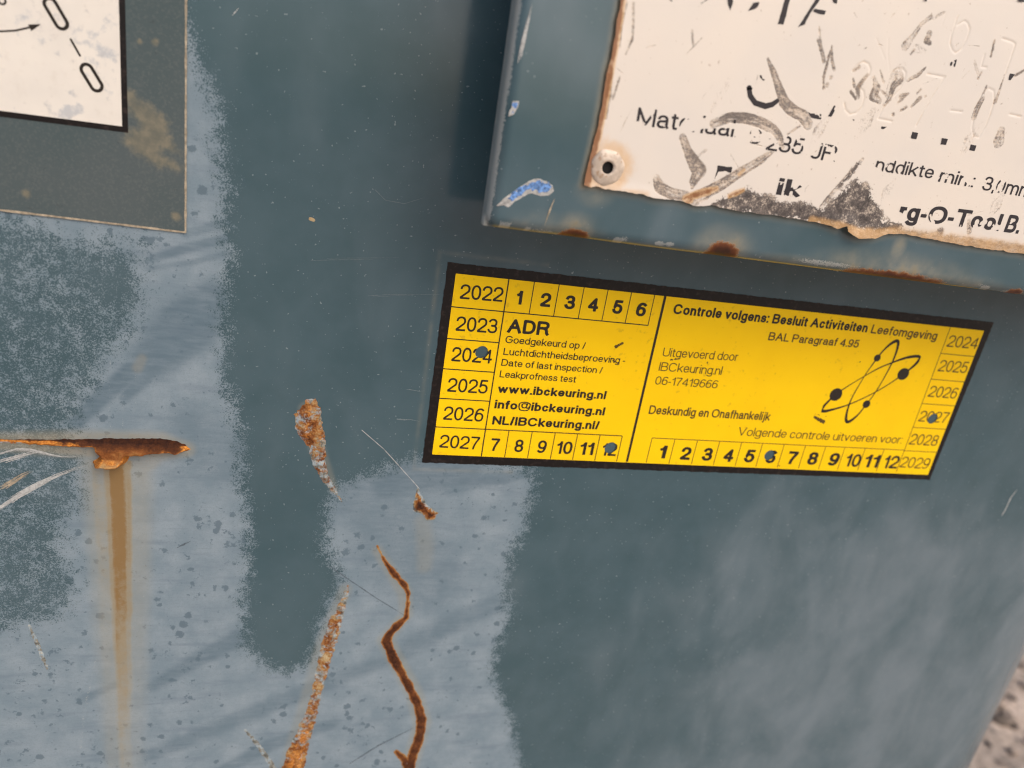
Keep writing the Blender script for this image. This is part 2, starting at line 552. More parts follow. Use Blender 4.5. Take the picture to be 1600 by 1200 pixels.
M_HOLE = plain('dark_hole', (0.008, 0.007, 0.007), 0.8)  # near-black colour paints in the shade of the hollow rivet
M_BLUE = plain('chipped_blue_undercoat', (0.115, 0.235, 0.50), 0.6, var=0.6, scale=1300)
M_PRIMER = plain('chip_rim_primer', (0.36, 0.36, 0.35), 0.6, var=0.3, scale=1200)


# ------------------------------------------------------------------ ground
G_Z = -0.72


def build_ground():
    def axis(lo, a, b, hi, st):
        return np.concatenate([lo + (a - lo) * (1 - np.linspace(1, 0, 14, endpoint=False) ** 2.2), np.arange(a, b, st), b + (hi - b) * np.linspace(0, 1, 15) ** 2.2])
    xs = axis(-60, -2.0, 2.4, 60, 0.016); ys = axis(-60, -3.0, 1.6, 60, 0.016)
    X, Y = np.meshgrid(xs, ys)
    near = smooth01((3.4 - np.hypot(X, Y)) / 1.5)
    Z = G_Z + near * (0.010 * vnoise(X, Y, 9, 3, 4) + 0.006 * vnoise(X, Y, 45, 5, 2))
    ny, nx = X.shape
    idx = np.arange(nx * ny).reshape(ny, nx)
    f = np.stack([idx[:-1, :-1], idx[:-1, 1:], idx[1:, 1:], idx[1:, :-1]], -1).reshape(-1, 4)
    o = mesh('ground', np.stack([X, Y, Z], -1).reshape(-1, 3), f, M_GROUND)
    tag(o, kind='structure')

    def scatter(name, mat, n, size, label, seed, flat):
        rg = np.random.default_rng(seed)
        base = np.array([(0, 0, 1), (0, 0, -1)] + [(math.cos(a) * math.cos(e), math.sin(a) * math.cos(e), math.sin(e)) for e in (-0.5, 0.5) for a in np.linspace(0, 2 * math.pi, 6, endpoint=False) + e])
        fc = []
        for i in range(6):
            j = (i + 1) % 6
            fc += [(1, 2 + j, 2 + i), (2 + i, 2 + j, 8 + i), (8 + i, 2 + j, 8 + j), (0, 8 + i, 8 + j)]
        V, Fc = [], []
        for k in range(n):
            x = rg.uniform(0.5, 1.9); y = rg.uniform(-0.25, 1.3)
            s = size * rg.lognormal(0, 0.5)
            p = base * (1 + rg.uniform(-0.3, 0.3, (14, 1))) * s * np.array([rg.uniform(.7, 1.6), rg.uniform(.7, 1.3), flat])
            a = rg.uniform(0, 6.28); ca, sa = math.cos(a), math.sin(a)
            p = np.stack([p[:, 0] * ca - p[:, 1] * sa + x, p[:, 0] * sa + p[:, 1] * ca + y, p[:, 2] + G_Z + 0.2 * s * flat], 1)
            Fc.append(np.array(fc) + 14 * k); V.append(p)
        o = mesh(name, np.concatenate(V), np.concatenate(Fc), mat)
        tag(o, label, 'gravel', kind='stuff')
    scatter('gravel', M_STONE, 2600, 0.006, 'small pale stones lying in the dry dirt beside the container', 1, 0.6)
    scatter('leaf_litter', M_DARKBIT, 900, 0.008, 'dark scraps of litter lying in the dry dirt beside the container', 2, 0.35)


build_ground()

# ------------------------------------------------------------------ container
RB = 0.08                                   # radius of the bent vertical edge
XE = 0.329 - 0.28 * RB                      # where the flat front ends
X_LEFT, Z_BOT, Z_TOP = -0.62, -0.60, 0.45
DEPTH = 0.95
box = thing('steel_container', ((X_LEFT + XE) / 2, DEPTH / 2, G_Z), 'weathered teal blue steel container with chalky worn paint and rust scars', 'container')
BRK_Y = -0.034


def build_panel():
    st = 0.0005
    xs = np.concatenate([np.linspace(X_LEFT + RB, -0.115, 30, endpoint=False), np.arange(-0.115, XE, st), [XE]])
    zs = np.concatenate([np.linspace(Z_BOT, -0.295, 20, endpoint=False), np.arange(-0.295, 0.075, st), np.linspace(0.075, Z_TOP, 20)])
    g = Grid(xs, zs); X, Z = g.X, g.Z
    wob = 0.0014 * vnoise(X, Z, 420, 11, 4) + 0.0012 * vnoise(X, Z, 90, 12, 2)
    P1 = ats([(286, -60), (292, 60), (314, 110), (330, 150), (346, 190), (343, 230), (350, 270), (357, 292), (347, 330), (352, 362), (362, 400), (354, 432), (346, 470), (345, 520), (352, 600), (368, 660), (384, 700), (376, 740), (385, 800), (388, 850), (376, 920), (378, 975), (386, 1012), (412, 1042), (450, 1052), (478, 1035), (492, 1005), (505, 970), (520, 940), (530, 910), (519, 880), (510, 845), (514, 800), (527, 762), (575, 742), (640, 722), (700, 700), (832, 735), (827, 780), (820, 830), (800, 858), (789, 900), (795, 960), (780, 1000), (768, 1050), (788, 1100), (800, 1140), (812, 1200), (840, 1330), (-160, 1330), (-160, -60)])
    soft = 0.0055
    d1 = poly_sdf(X, Z, P1) + wob
    c1 = np.clip(0.5 - d1 / (2 * soft), 0, 1)
    # darker, finely speckled coat inside the chalked field
    P2 = ats([(-160, 300), (120, 352), (232, 372), (226, 440), (238, 470), (212, 520), (180, 560), (165, 600), (150, 640), (130, 662), (118, 692), (146, 716), (142, 780), (118, 822), (114, 860), (132, 890), (128, 925), (84, 972), (40, 985), (0, 1000), (-160, 1010)])
    d2 = poly_sdf(X, Z, P2) + 1.4 * wob
    c2 = np.clip(0.5 - d2 / (2 * 0.006), 0, 1)
    hole = np.hypot(X - at(190, 445)[0], Z - at(190, 445)[1])
    plate = 0.40 + 0.05 * vnoise(X, Z, 110, 8, 3) - 0.22 * np.exp(-(hole / 0.0045) ** 2)
    chalk = c1 * (1 - c2) + np.minimum(c1, plate) * c2
    rimP = ats([(-160, 345), (0, 333), (150, 350), (290, 368), (300, 300), (300, 60)])
    rim = np.full(X.shape, 1e9)
    for a, b in zip(rimP[:-1], rimP[1:]): rim = np.minimum(rim, seg_dist(X, Z, a, b))
    chalk = np.maximum(chalk, np.minimum(0.72 * np.clip(1 - rim / 0.006, 0, 1) + 0.0, 0.72) * (X < at(292, 200)[0]))
    smear = np.zeros(X.shape)

    def band(field, pts, rads, val, blur, px=True):
        P = ats(pts); k = pxsize(*pts[len(pts) // 2])
        rr = [r_ * k for r_ in rads]
        g.stamp(field, lambda x, z: val * smooth01(1 - (stroke_sdf(x, z, P, rr)) / (blur * k)), P, (max(rads) + blur) * k)
    band(smear, [(330, 470), (290, 510), (240, 560)], [14, 30, 18], 0.85, 34)
    band(smear, [(120, 660), (165, 615), (205, 580)], [5, 7, 9], 0.9, 14)
    band(smear, [(195, 620), (215, 600), (235, 575)], [3, 6, 10], 0.8, 12)
    band(smear, [(290, 365), (340, 352), (375, 345)], [3, 3, 2], 0.55, 8)
    band(smear, [(235, 405), (290, 388), (360, 372)], [2, 3, 3], 0.7, 9)
    band(smear, [(230, 420), (300, 410), (360, 395)], [1, 2, 2], 0.5, 6)
    band(smear, [(240, 1072), (300, 1035), (372, 998)], [2, 6, 8], 0.7, 14)
    band(smear, [(235, 1180), (380, 1120), (500, 1070), (640, 1020)], [4, 5, 5, 3], 0.55, 16)
    band(smear, [(330, 1215), (420, 1165), (520, 1130)], [5, 5, 3], 0.6, 12)
    band(smear, [(640, 1010), (700, 975), (770, 945)], [6, 8, 6], 0.5, 20)
    band(smear, [(130, 1092), (180, 1070)], [3, 2], 0.5, 8)
    band(smear, [(600, 760), (650, 742), (720, 735)], [10, 18, 18], 0.75, 30)
    band(smear, [(560, 745), (620, 850), (660, 900)], [10, 30, 30], 0.45, 60)
    band(smear, [(300, 660), (340, 720), (355, 700)], [10, 20, 20], 0.45, 40)
    stain = np.zeros(X.shape)
    # run of rusty water below the ledge
    T, B = at(184, 722), at(194, 1215)
    for px, r0, v0, v1, bl in ((183, 7, 1.05, 0.42, 10), (184, 15, 0.68, 0.36, 9), (174, 20, 0.46, 0.22, 18), (183, 34, 0.30, 0.14, 24)):
        a = at(px, 724); b = at(px + 12, 1220); k = pxsize(px, 900)
        tt = np.clip((Z - b[1]) / (a[1] - b[1]), 0, 1)
        dd = seg_dist(X + 0.0005 * vnoise(X * 0.3, Z, 130, 51, 3), Z, a, b, r0 * k, r0 * 0.45 * k)
        sv = (1 + 0.16 * vnoise(X, Z * 0.04, 900, 52, 2) + 0.10 * vnoise(X, Z * 0.2, 420, 53, 2)) * (v1 + (v0 - v1) * smooth01(tt * 1.25 - 0.1)) * smooth01(1 - dd / (bl * k)) * (Z < a[1] + 0.001)
        stain = np.maximum(stain, sv)
    lp = ats([(-20, 690), (140, 695), (250, 697), (290, 702)])
    g.stamp(stain, lambda x, z: 0.42 * smooth01(1 - stroke_sdf(x, z, lp, [0.0012, 0.003, 0.003, 0.001]) / 0.0028), lp, 0.01)
    band(stain, [(245, 715), (230, 725), (215, 735)], [4, 8, 6], 0.32, 12)
    band(stain, [(660, 815), (665, 850), (663, 885)], [4, 6, 4], 0.20, 14)
    band(stain, [(590, 860), (632, 925), (635, 960), (602, 1000), (648, 1085), (660, 1130), (640, 1200)], [3, 6, 5, 8, 9, 10, 10], 0.26, 8)
    band(stain, [(540, 920), (505, 1010), (480, 1110), (450, 1215)], [3, 6, 9, 12], 0.22, 10)
    band(stain, [(480, 640), (495, 700), (522, 765)], [9, 8, 2], 0.22, 8)
    band(stain, [(215, 575), (222, 560)], [4, 3], 0.25, 8)
    # pale tide line in the run
    bare = np.zeros(X.shape)
    band(bare, [(221, 760), (225, 900), (229, 1060), (231, 1215)], [2, 2, 2.5, 3], 0.36, 6)
    band(bare, [(150, 1030), (132, 1110), (122, 1215)], [0.5, 1, 1], 0.42, 5)
    band(bare, [(172, 560), (171, 640), (172, 690)], [0.4, 0.6, 0.4], 0.42, 4)
    band(bare, [(192, 585), (192, 650), (194, 700)], [0.4, 0.6, 0.4], 0.42, 4)
    band(bare, [(211, 560), (212, 640)], [0.4, 0.3], 0.40, 4)
    rust = np.zeros(X.shape)
    # painted reflection: stronger to the lower right and near the bent edge
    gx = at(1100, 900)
    grime_reflection = smooth01((X - at(860, 800)[0]) / 0.12) * smooth01((at(900, 680)[1] - Z) / 0.05) * 0.9
    grime_reflection = np.maximum(grime_reflection, 0.35 * smooth01((X - at(1480, 700)[0]) / 0.05))
    # dirt ring round the sticker
    sx0, sx1 = at(700, 410)[0], at(1552, 504)[0]; sz0, sz1 = at(660, 722)[1], at(700, 410)[1]
    ring = np.maximum(np.maximum(sx0 - X, X - sx1), np.maximum(sz0 - Z, Z - sz1))
    band_r = np.exp(-((ring - 0.0026) / 0.0007) ** 2) * (0.5 + 0.5 * vnoise(X, Z, 300, 21, 3)) * (X < sx0 + 0.03)
    stain = np.maximum(stain, 0.22 * band_r)
    bare = np.maximum(bare, 0.36 * np.exp(-((ring - 0.0029) / 0.0004) ** 2) * (X < sx0 + 0.02))
    # light wipe marks under the sticker
    for k in range(9):
        x0 = 690 + 12 * k; band(smear, [(x0, 772 - k * 2), (x0 + 60, 742 - k)], [0.4, 1.2], 0.55, 4)
    ny, nx = X.shape
    # front, then the bent edges and the sides, as one sheet
    arc = np.linspace(0, math.pi / 2, 25)[1:]
    front = np.stack([X, np.zeros_like(X), Z], -1)
    rx = XE + RB * np.sin(arc); ry = RB * (1 - np.cos(arc))
    lx = (X_LEFT + RB) - RB * np.sin(arc[::-1]); ly = RB * (1 - np.cos(arc[::-1]))
    rx = np.concatenate([rx, [XE + RB, XE + RB]]); ry = np.concatenate([ry, [0.5, DEPTH]])
    lx = np.concatenate([[X_LEFT, X_LEFT], lx]); ly = np.concatenate([[DEPTH, 0.5], ly])
    zc = zs[:, None]
    right = np.stack([np.broadcast_to(rx, (ny, len(rx))), np.broadcast_to(ry, (ny, len(rx))), np.broadcast_to(zc, (ny, len(rx)))], -1)
    left = np.stack([np.broadcast_to(lx, (ny, len(lx))), np.broadcast_to(ly, (ny, len(lx))), np.broadcast_to(zc, (ny, len(lx)))], -1)
    V = np.concatenate([left, front, right], 1)
    pad = lambda A, lv, rv: np.concatenate([np.broadcast_to(A[:, :1] * lv, (ny, len(lx))), A, np.broadcast_to(A[:, -1:] * rv, (ny, len(rx)))], 1)
    # very shallow waviness of pressed sheet
    wv = 0.00035 * vnoise(V[..., 0], V[..., 2], 7, 4, 2)
    V[..., 1] += wv * ((V[..., 0] > X_LEFT + RB) & (V[..., 0] < XE)) * 0
    att = {'chalk': pad(chalk, 1, 0), 'stain': pad(stain, 0, 0), 'smear': pad(smear, 0, 0), 'grime_reflection': pad(grime_reflection, 0, 1), 'bare': pad(bare, 0, 0), 'rust': pad(rust, 0, 0)}
    # rust along the lower part of the bent edge
    n2 = V.shape[1]; idx = np.arange(ny * n2).reshape(ny, n2)
    f = np.stack([idx[:-1, :-1], idx[:-1, 1:], idx[1:, 1:], idx[1:, :-1]], -1).reshape(-1, 4)
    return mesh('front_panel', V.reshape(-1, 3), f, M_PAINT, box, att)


panel = build_panel()
# the rest of the box: back, lid, floor and four skid feet
mesh('back_panel', [(X_LEFT, DEPTH, Z_BOT), (XE + RB, DEPTH, Z_BOT), (XE + RB, DEPTH, Z_TOP), (X_LEFT, DEPTH, Z_TOP)], np.array([[0, 3, 2, 1]]), M_PAINT, box, smooth=False)


def cap(name, z0, z1):
    arc = np.linspace(0, math.pi / 2, 13)
    o = 0.004
    P = [(XE + (RB + o) * math.sin(a), RB - (RB + o) * math.cos(a)) for a in arc] + [(XE + RB + o, DEPTH + o), (X_LEFT - o, DEPTH + o)]
    P += [(X_LEFT + RB - (RB + o) * math.cos(a), RB - (RB + o) * math.sin(a)) for a in arc]
    n = len(P)
    v = [(x, y, z0) for x, y in P] + [(x, y, z1) for x, y in P]
    top = np.array([[n, n + i, n + i + 1] for i in range(1, n - 1)]); bot = np.array([[0, i + 1, i] for i in range(1, n - 1)])
    sd_ = np.array([[i, (i + 1) % n, n + (i + 1) % n, n + i] for i in range(n)])
    mesh(name, v, [top, bot, sd_], M_PAINT, box, smooth=False)


cap('lid', Z_TOP - 0.002, Z_TOP + 0.02)
cap('floor_plate', Z_BOT - 0.02, Z_BOT + 0.002)
for fx in (X_LEFT + 0.05, XE - 0.05):
    for fy in (0.10, DEPTH - 0.20):
        boxes('skid_foot', [(fx - 0.04, fx + 0.04, fy, fy + 0.10, G_Z - 0.015, Z_BOT - 0.02)], M_PAINT, box)


# ------------------------------------------------------------------ rust scars and scratches on the front
def scar(name, polys=None, strokes=None, label=None, s=1.0, ox=0, oy=0, jag=0.0005, jfreq=900, cell=0.00022, hscale=0.0004, tone=None, pale=None, y0=-0.00006, mat=None, seed=1, parent=None, plane=0.0, orange=None):
    allp = []
    if polys: allp += [ats(p, plane, s, ox, oy) for p in polys]
    SP = []
    if strokes:
        for st in strokes:
            P = ats([q[:2] for q in st], plane, s, ox, oy)
            k = pxsize(ox + s * st[0][0], oy + s * st[0][1], plane) * s
            SP.append((P, [q[2] * k for q in st])); allp.append(P)
    A = np.concatenate(allp); pad = 0.006
    xs = np.arange(A[:, 0].min() - pad, A[:, 0].max() + pad, cell); zs = np.arange(A[:, 1].min() - pad, A[:, 1].max() + pad, cell)
    X, Z = np.meshgrid(xs, zs)
    d = np.full(X.shape, 1e9)
    if polys:
        for p in polys: d = np.minimum(d, poly_sdf(X, Z, ats(p, plane, s, ox, oy)))
    for P, rr in SP: d = np.minimum(d, stroke_sdf(X, Z, P, rr))
    d0 = d
    d = d + jag * vnoise(X, Z, jfreq, seed, 3)
    inner = np.clip(-d / 0.0018, 0, 1)
    nz = vnoise(X, Z, 700, seed + 5, 3)
    h = hscale * smooth01(inner) * (0.6 + 0.9 * nz)
    tn = tone(X, Z, inner, d0) if tone else 0.35 + 0 * X
    pl = pale(X, Z, inner, d0) if pale else 0 * X
    if isinstance(tn, tuple): tn, h2 = tn; h = h + h2
    o = march(X, Z, d, plane + y0, name, mat or M_RUST, parent or panel, {'tone': tn, 'pale': pl, 'orange': orange(X, Z, inner, d0) if orange else 0 * X}, h)
    if label and o: o['label'] = label
    return o


# horizontal gouge with a rusty lip
LEDGE = [(-60, 232), (0, 230), (200, 230), (480, 232), (760, 228), (1000, 222), (1200, 225), (1300, 232), (1380, 250), (1450, 272), (1490, 310), (1440, 325), (1380, 345), (1330, 335), (1260, 335), (1150, 350), (1010, 360), (1000, 390), (960, 425), (880, 438), (760, 430), (725, 415), (780, 360), (740, 300), (620, 290), (480, 285), (300, 275), (150, 262), (0, 262), (-60, 262)]


def ledge_tone(X, Z, inner, d0):
    top = at(150, 640 + 0.2 * 228)[1]
    k = pxsize(150, 700) * 0.2
    t = (top - Z) / k                       # zoomed pixels below the top edge
    tn = 0.05 + 0.50 * smooth01((t - 24) / 55) * (0.75 + 0.5 * vnoise(X, Z, 160, 3, 2)) + 0.32 * smooth01((t - 125) / 45) + 0.16 * smooth01((at(262, 700)[0] - X) / -0.006)  # dark brown rust, with overhang shade painted into its upper part
    left = smooth01((at(75, 690)[0] - X) / 0.012)
    tn = tn + 0.30 * left * smooth01((t - 12) / 15)
    h = 0.0028 * smooth01((t - 30) / 40) * smooth01(inner * 1.5) * (1 - 0.75 * left) + 0.0022 * smooth01((t - 140) / 40) * smooth01(inner)
    return tn, h


scar('rust_scar', [LEDGE], None, 'long horizontal rusty gouge with an orange flaking lip', 0.2, 0, 640, 0.00035, 700, 0.0002, 0.0003, ledge_tone,
     lambda X, Z, i, d: 0.75 * smooth01((at(70, 690)[0] - X) / 0.01) * (Z < at(40, 690)[1]) + 0 * X,
     orange=lambda X, Z, i, d: (lambda t: 1.1 * smooth01(1.15 - i * 1.15) * smooth01((t - 24) / 20) + 0.5 * smooth01((t - 125) / 30) + 0.22 * vnoise(X, Z, 200, 41, 2))((at(150, 685.6)[1] - Z) / (pxsize(150, 700) * 0.2)))
TEAR = [(200, 45), (225, 45), (240, 75), (245, 110), (255, 160), (258, 230), (265, 280), (290, 330), (312, 374), (295, 352), (262, 320), (235, 282), (215, 242), (205, 195), (180, 170), (163, 140), (160, 95), (180, 75)]
scar('rust_scar', [TEAR], None, 'teardrop shaped chip with orange rust and pale flakes', 0.5, 380, 600, 0.0005, 900, 0.0002, 0.0004,
     lambda X, Z, i, d: 0.58 + 0.30 * vnoise(X, Z, 420, 9, 2) - 0.1 * i, lambda X, Z, i, d: 0.60 + 0.16 * smooth01((at(495, 700)[1] - Z) / 0.02) - 0.10 * i,
     orange=lambda X, Z, i, d: 0.55 * np.exp(-((X - at(481, 650)[0]) / 0.0016) ** 2) * smooth01((Z - at(490, 705)[1]) / 0.006))
NICK = [(545, 320), (556, 345), (570, 372), (590, 390), (610, 402), (597, 425), (575, 427), (560, 405), (530, 397), (531, 370), (538, 350)]
scar('rust_scar', [NICK], None, 'small three pointed rusty nick below a thin scratch', 0.5, 380, 600, 0.0003, 900, 0.0002, 0.0005,
     lambda X, Z, i, d: 0.85 - 0.75 * i, lambda X, Z, i, d: 0.80 - 0.7 * i, orange=lambda X, Z, i, d: 0.55 * i * (1 - i) * 2)
STREAK = [(328, 628), (318, 645), (292, 700), (268, 740), (250, 790), (236, 850), (222, 930), (212, 975), (190, 1040), (160, 1100), (138, 1150), (120, 1210), (100, 1260), (165, 1260), (190, 1200), (213, 1100), (233, 1020), (250, 950), (275, 860), (297, 795), (318, 700), (332, 640)]
scar('rust_scar', [STREAK], None, 'long tapering scrape with pale flakes and patches of orange rust', 0.5, 380, 600, 0.0007, 800, 0.00022, 0.0003,
     lambda X, Z, i, d: 0.62 + 0.28 * vnoise(X, Z, 300, 19, 2) - 0.12 * smooth01((at(450, 1130)[1] - Z) / 0.03), lambda X, Z, i, d: 0.66 - 0.12 * i - 0.2 * smooth01((at(460, 1120)[1] - Z) / 0.02), orange=lambda X, Z, i, d: 0.02 + 0.6 * smooth01((at(480, 1090)[1] - Z) / 0.015) * i)
WIGGLE = [(418, 505, 3), (440, 550, 6), (470, 590, 10), (505, 630, 11), (516, 655, 9), (512, 700, 5), (508, 730, 8), (480, 755, 13), (455, 785, 14), (446, 805, 15), (470, 860, 15), (510, 930, 15), (545, 1000, 15), (557, 1050, 17), (550, 1110, 17), (530, 1160, 18), (515, 1205, 20), (505, 1260, 20)]
WIGGLE2 = [(480, 1150, 9), (505, 1175, 11), (522, 1205, 12)]
scar('rust_scar', None, [WIGGLE, WIGGLE2], 'winding dark brown rusted crack running down the paint', 0.5, 380, 600, 0.0006, 380, 0.0002, 0.0004,
     lambda X, Z, i, d: 0.70 - 0.52 * smooth01(i * 2.2) + 0.10 * vnoise(X, Z, 120, 31, 2), None)
scar('paint_chip', None, [[(383, 1140, 1.5), (400, 1160, 3), (418, 1185, 3.5), (436, 1215, 4)]], 'short grey scrape low on the panel', 1, 0, 0, 0.0004, 900, 0.0002, 0.0002, lambda X, Z, i, d: 0.9 + 0 * X, lambda X, Z, i, d: 1.1 + 0 * X)
scar('paint_chip', None, [[(45, 975, 1), (58, 1005, 3), (66, 1025, 3), (74, 1045, 1.5)]], 'short pale scrape in the chalky paint', 1, 0, 0, 0.0004, 900, 0.0002, 0.0002, lambda X, Z, i, d: 0.95 + 0 * X, lambda X, Z, i, d: 1.1 + 0 * X)
scar('paint_chip', None, [[(485, 342, 2.6), (490, 344, 2.6)]], 'tiny tan chip on the dark paint', 1, 0, 0, 0.0002, 900, 0.00015, 0.0002, lambda X, Z, i, d: 0.9 + 0 * X, None)


# scrapes: bundles of hair-thin parallel lines
def hair(P, w0, w1, seed, wob=0.6, cell_px=None):
    return [(p[0], p[1], w0 + (w1 - w0) * i / max(len(P) - 1, 1)) for i, p in enumerate(P)]


def bundle(name, path, spread, n, width, mat, label=None, seed=0, y0=-0.00005, taper=True, parent=None, plane=0.0):
    """n fine scratches following a pixel path, spread sideways; one mesh"""
    rg = np.random.default_rng(seed)
    pts = np.array(path, float)
    seg = np.concatenate([[0], np.cumsum(np.hypot(*np.diff(pts, axis=0).T))])
    V, Fc = [], []
    for k in range(n):
        a = rg.uniform(0, 0.35) if n > 1 else 0; b = rg.uniform(0.6, 1.0) if n > 1 else 1
        ts = np.linspace(a, b, 34) * seg[-1]
        px = np.interp(ts, seg, pts[:, 0]); py = np.interp(ts, seg, pts[:, 1])
        tx, ty = np.gradient(px), np.gradient(py); L = np.hypot(tx, ty) + 1e-9
        off = rg.normal() * spread * (0.5 + 0.5 * np.linspace(1, 0.4, 34)) + np.cumsum(rg.normal(size=34)) * 0.06
        px = px - ty / L * off; py = py + tx / L * off
        env = np.sin(np.linspace(0.05, 1, 34) ** 0.7 * math.pi) ** 0.6 if taper else np.ones(34)
        wd_ = width * rg.uniform(0.5, 1.3) * env * (1 + 0.5 * rg.uniform(-1, 1, 34))
        yy = plane + y0 - 0.00001 * k
        A = ats(np.stack([px - ty / L * wd_, py + tx / L * wd_], 1), yy); B = ats(np.stack([px + ty / L * wd_, py - tx / L * wd_], 1), yy)
        n0 = sum(len(v) for v in V)
        V.append(np.stack([A[:, 0], np.full(34, yy), A[:, 1]], 1)); V.append(np.stack([B[:, 0], np.full(34, yy), B[:, 1]], 1))
        i = np.arange(33)
        Fc.append(n0 + np.stack([i, i + 1, i + 35, i + 34], 1))
    o = mesh(name, np.concatenate(V), np.concatenate(Fc), mat, parent or panel)
    if label: o['label'] = label
    return o


bundle('scratch', [(-20, 727), (26, 714), (56, 706), (72, 705)], 2.2, 12, 0.55, M_SCRATCH, 'bundle of pale scrape lines below the rusty gouge', 1)
bundle('scratch', [(-20, 716), (25, 702), (50, 703), (72, 709), (96, 714), (145, 714)], 1.6, 11, 0.5, M_SCRATCH, 'bent pale scrape just under the gouge', 2)
bundle('scratch', [(-20, 806), (0, 793), (30, 773), (60, 757), (90, 743), (115, 733), (140, 727)], 2.6, 16, 0.6, M_SCRATCH, 'wide slanting pale scrape left of the rust run', 3)
bundle('scratch', [(-10, 768), (12, 756), (35, 742), (52, 736)], 2.6, 9, 0.7, M_RIM, 'brownish scrape at the left edge', 4)
bundle('scratch', [(565, 672), (600, 702), (632, 738), (655, 764)], 0.2, 1, 0.55, M_SCRATCH, 'fine curved scratch leading to the nick', 5, taper=False)
bundle('scratch', [(515, 884), (545, 905), (590, 935), (640, 966)], 0.3, 1, 0.8, M_SCRATCHD, 'fine dark scratch between the rust scars', 6)
bundle('scratch', [(608, 654), (640, 656), (658, 660)], 0.6, 2, 0.4, M_FAINT, None, 7)
bundle('scratch', [(560, 466), (620, 462), (690, 462)], 2.0, 2, 0.28, M_FAINT, None, 8)
bundle('scratch', [(625, 608), (655, 612), (668, 610)], 1.0, 2, 0.3, M_FAINT, None, 9)
bundle('scratch', [(585, 296), (602, 313), (632, 319), (665, 309)], 0.3, 1, 0.4, M_FAINT, 'small curved scratch above the sticker', 10)
bundle('scratch', [(362, 24), (368, 18), (374, 11)], 0.8, 3, 0.5, M_SCRATCH, None, 11)
bundle('scratch', [(535, 1200), (590, 1165), (650, 1135)], 0.5, 2, 0.5, M_SCRATCHD, None, 12)
bundle('scratch', [(276, 857), (300, 843)], 0.5, 2, 0.6, M_SCRATCHD, None, 13)
bundle('scratch', [(1566, 806), (1574, 792), (1580, 778), (1600, 752)], 0.6, 2, 0.9, M_SCRATCH, 'pale scratch near the bent edge', 14)
bundle('scratch', [(470, 408), (530, 406), (640, 404)], 2.0, 2, 0.22, M_FAINT, None, 15)


# ------------------------------------------------------------------ lettering: a drawn grotesque alphabet
def E_(cx, cy, rx, ry, a0, a1, n=None, pw=2.25):
    n = n or max(6, int(abs(a1 - a0) / 12))
    t = np.radians(np.linspace(a0, a1, n + 1)); c, s = np.cos(t), np.sin(t)
    return [(cx + rx * math.copysign(abs(x) ** (2 / pw), x), cy + ry * math.copysign(abs(y) ** (2 / pw), y)) for x, y in zip(c, s)]


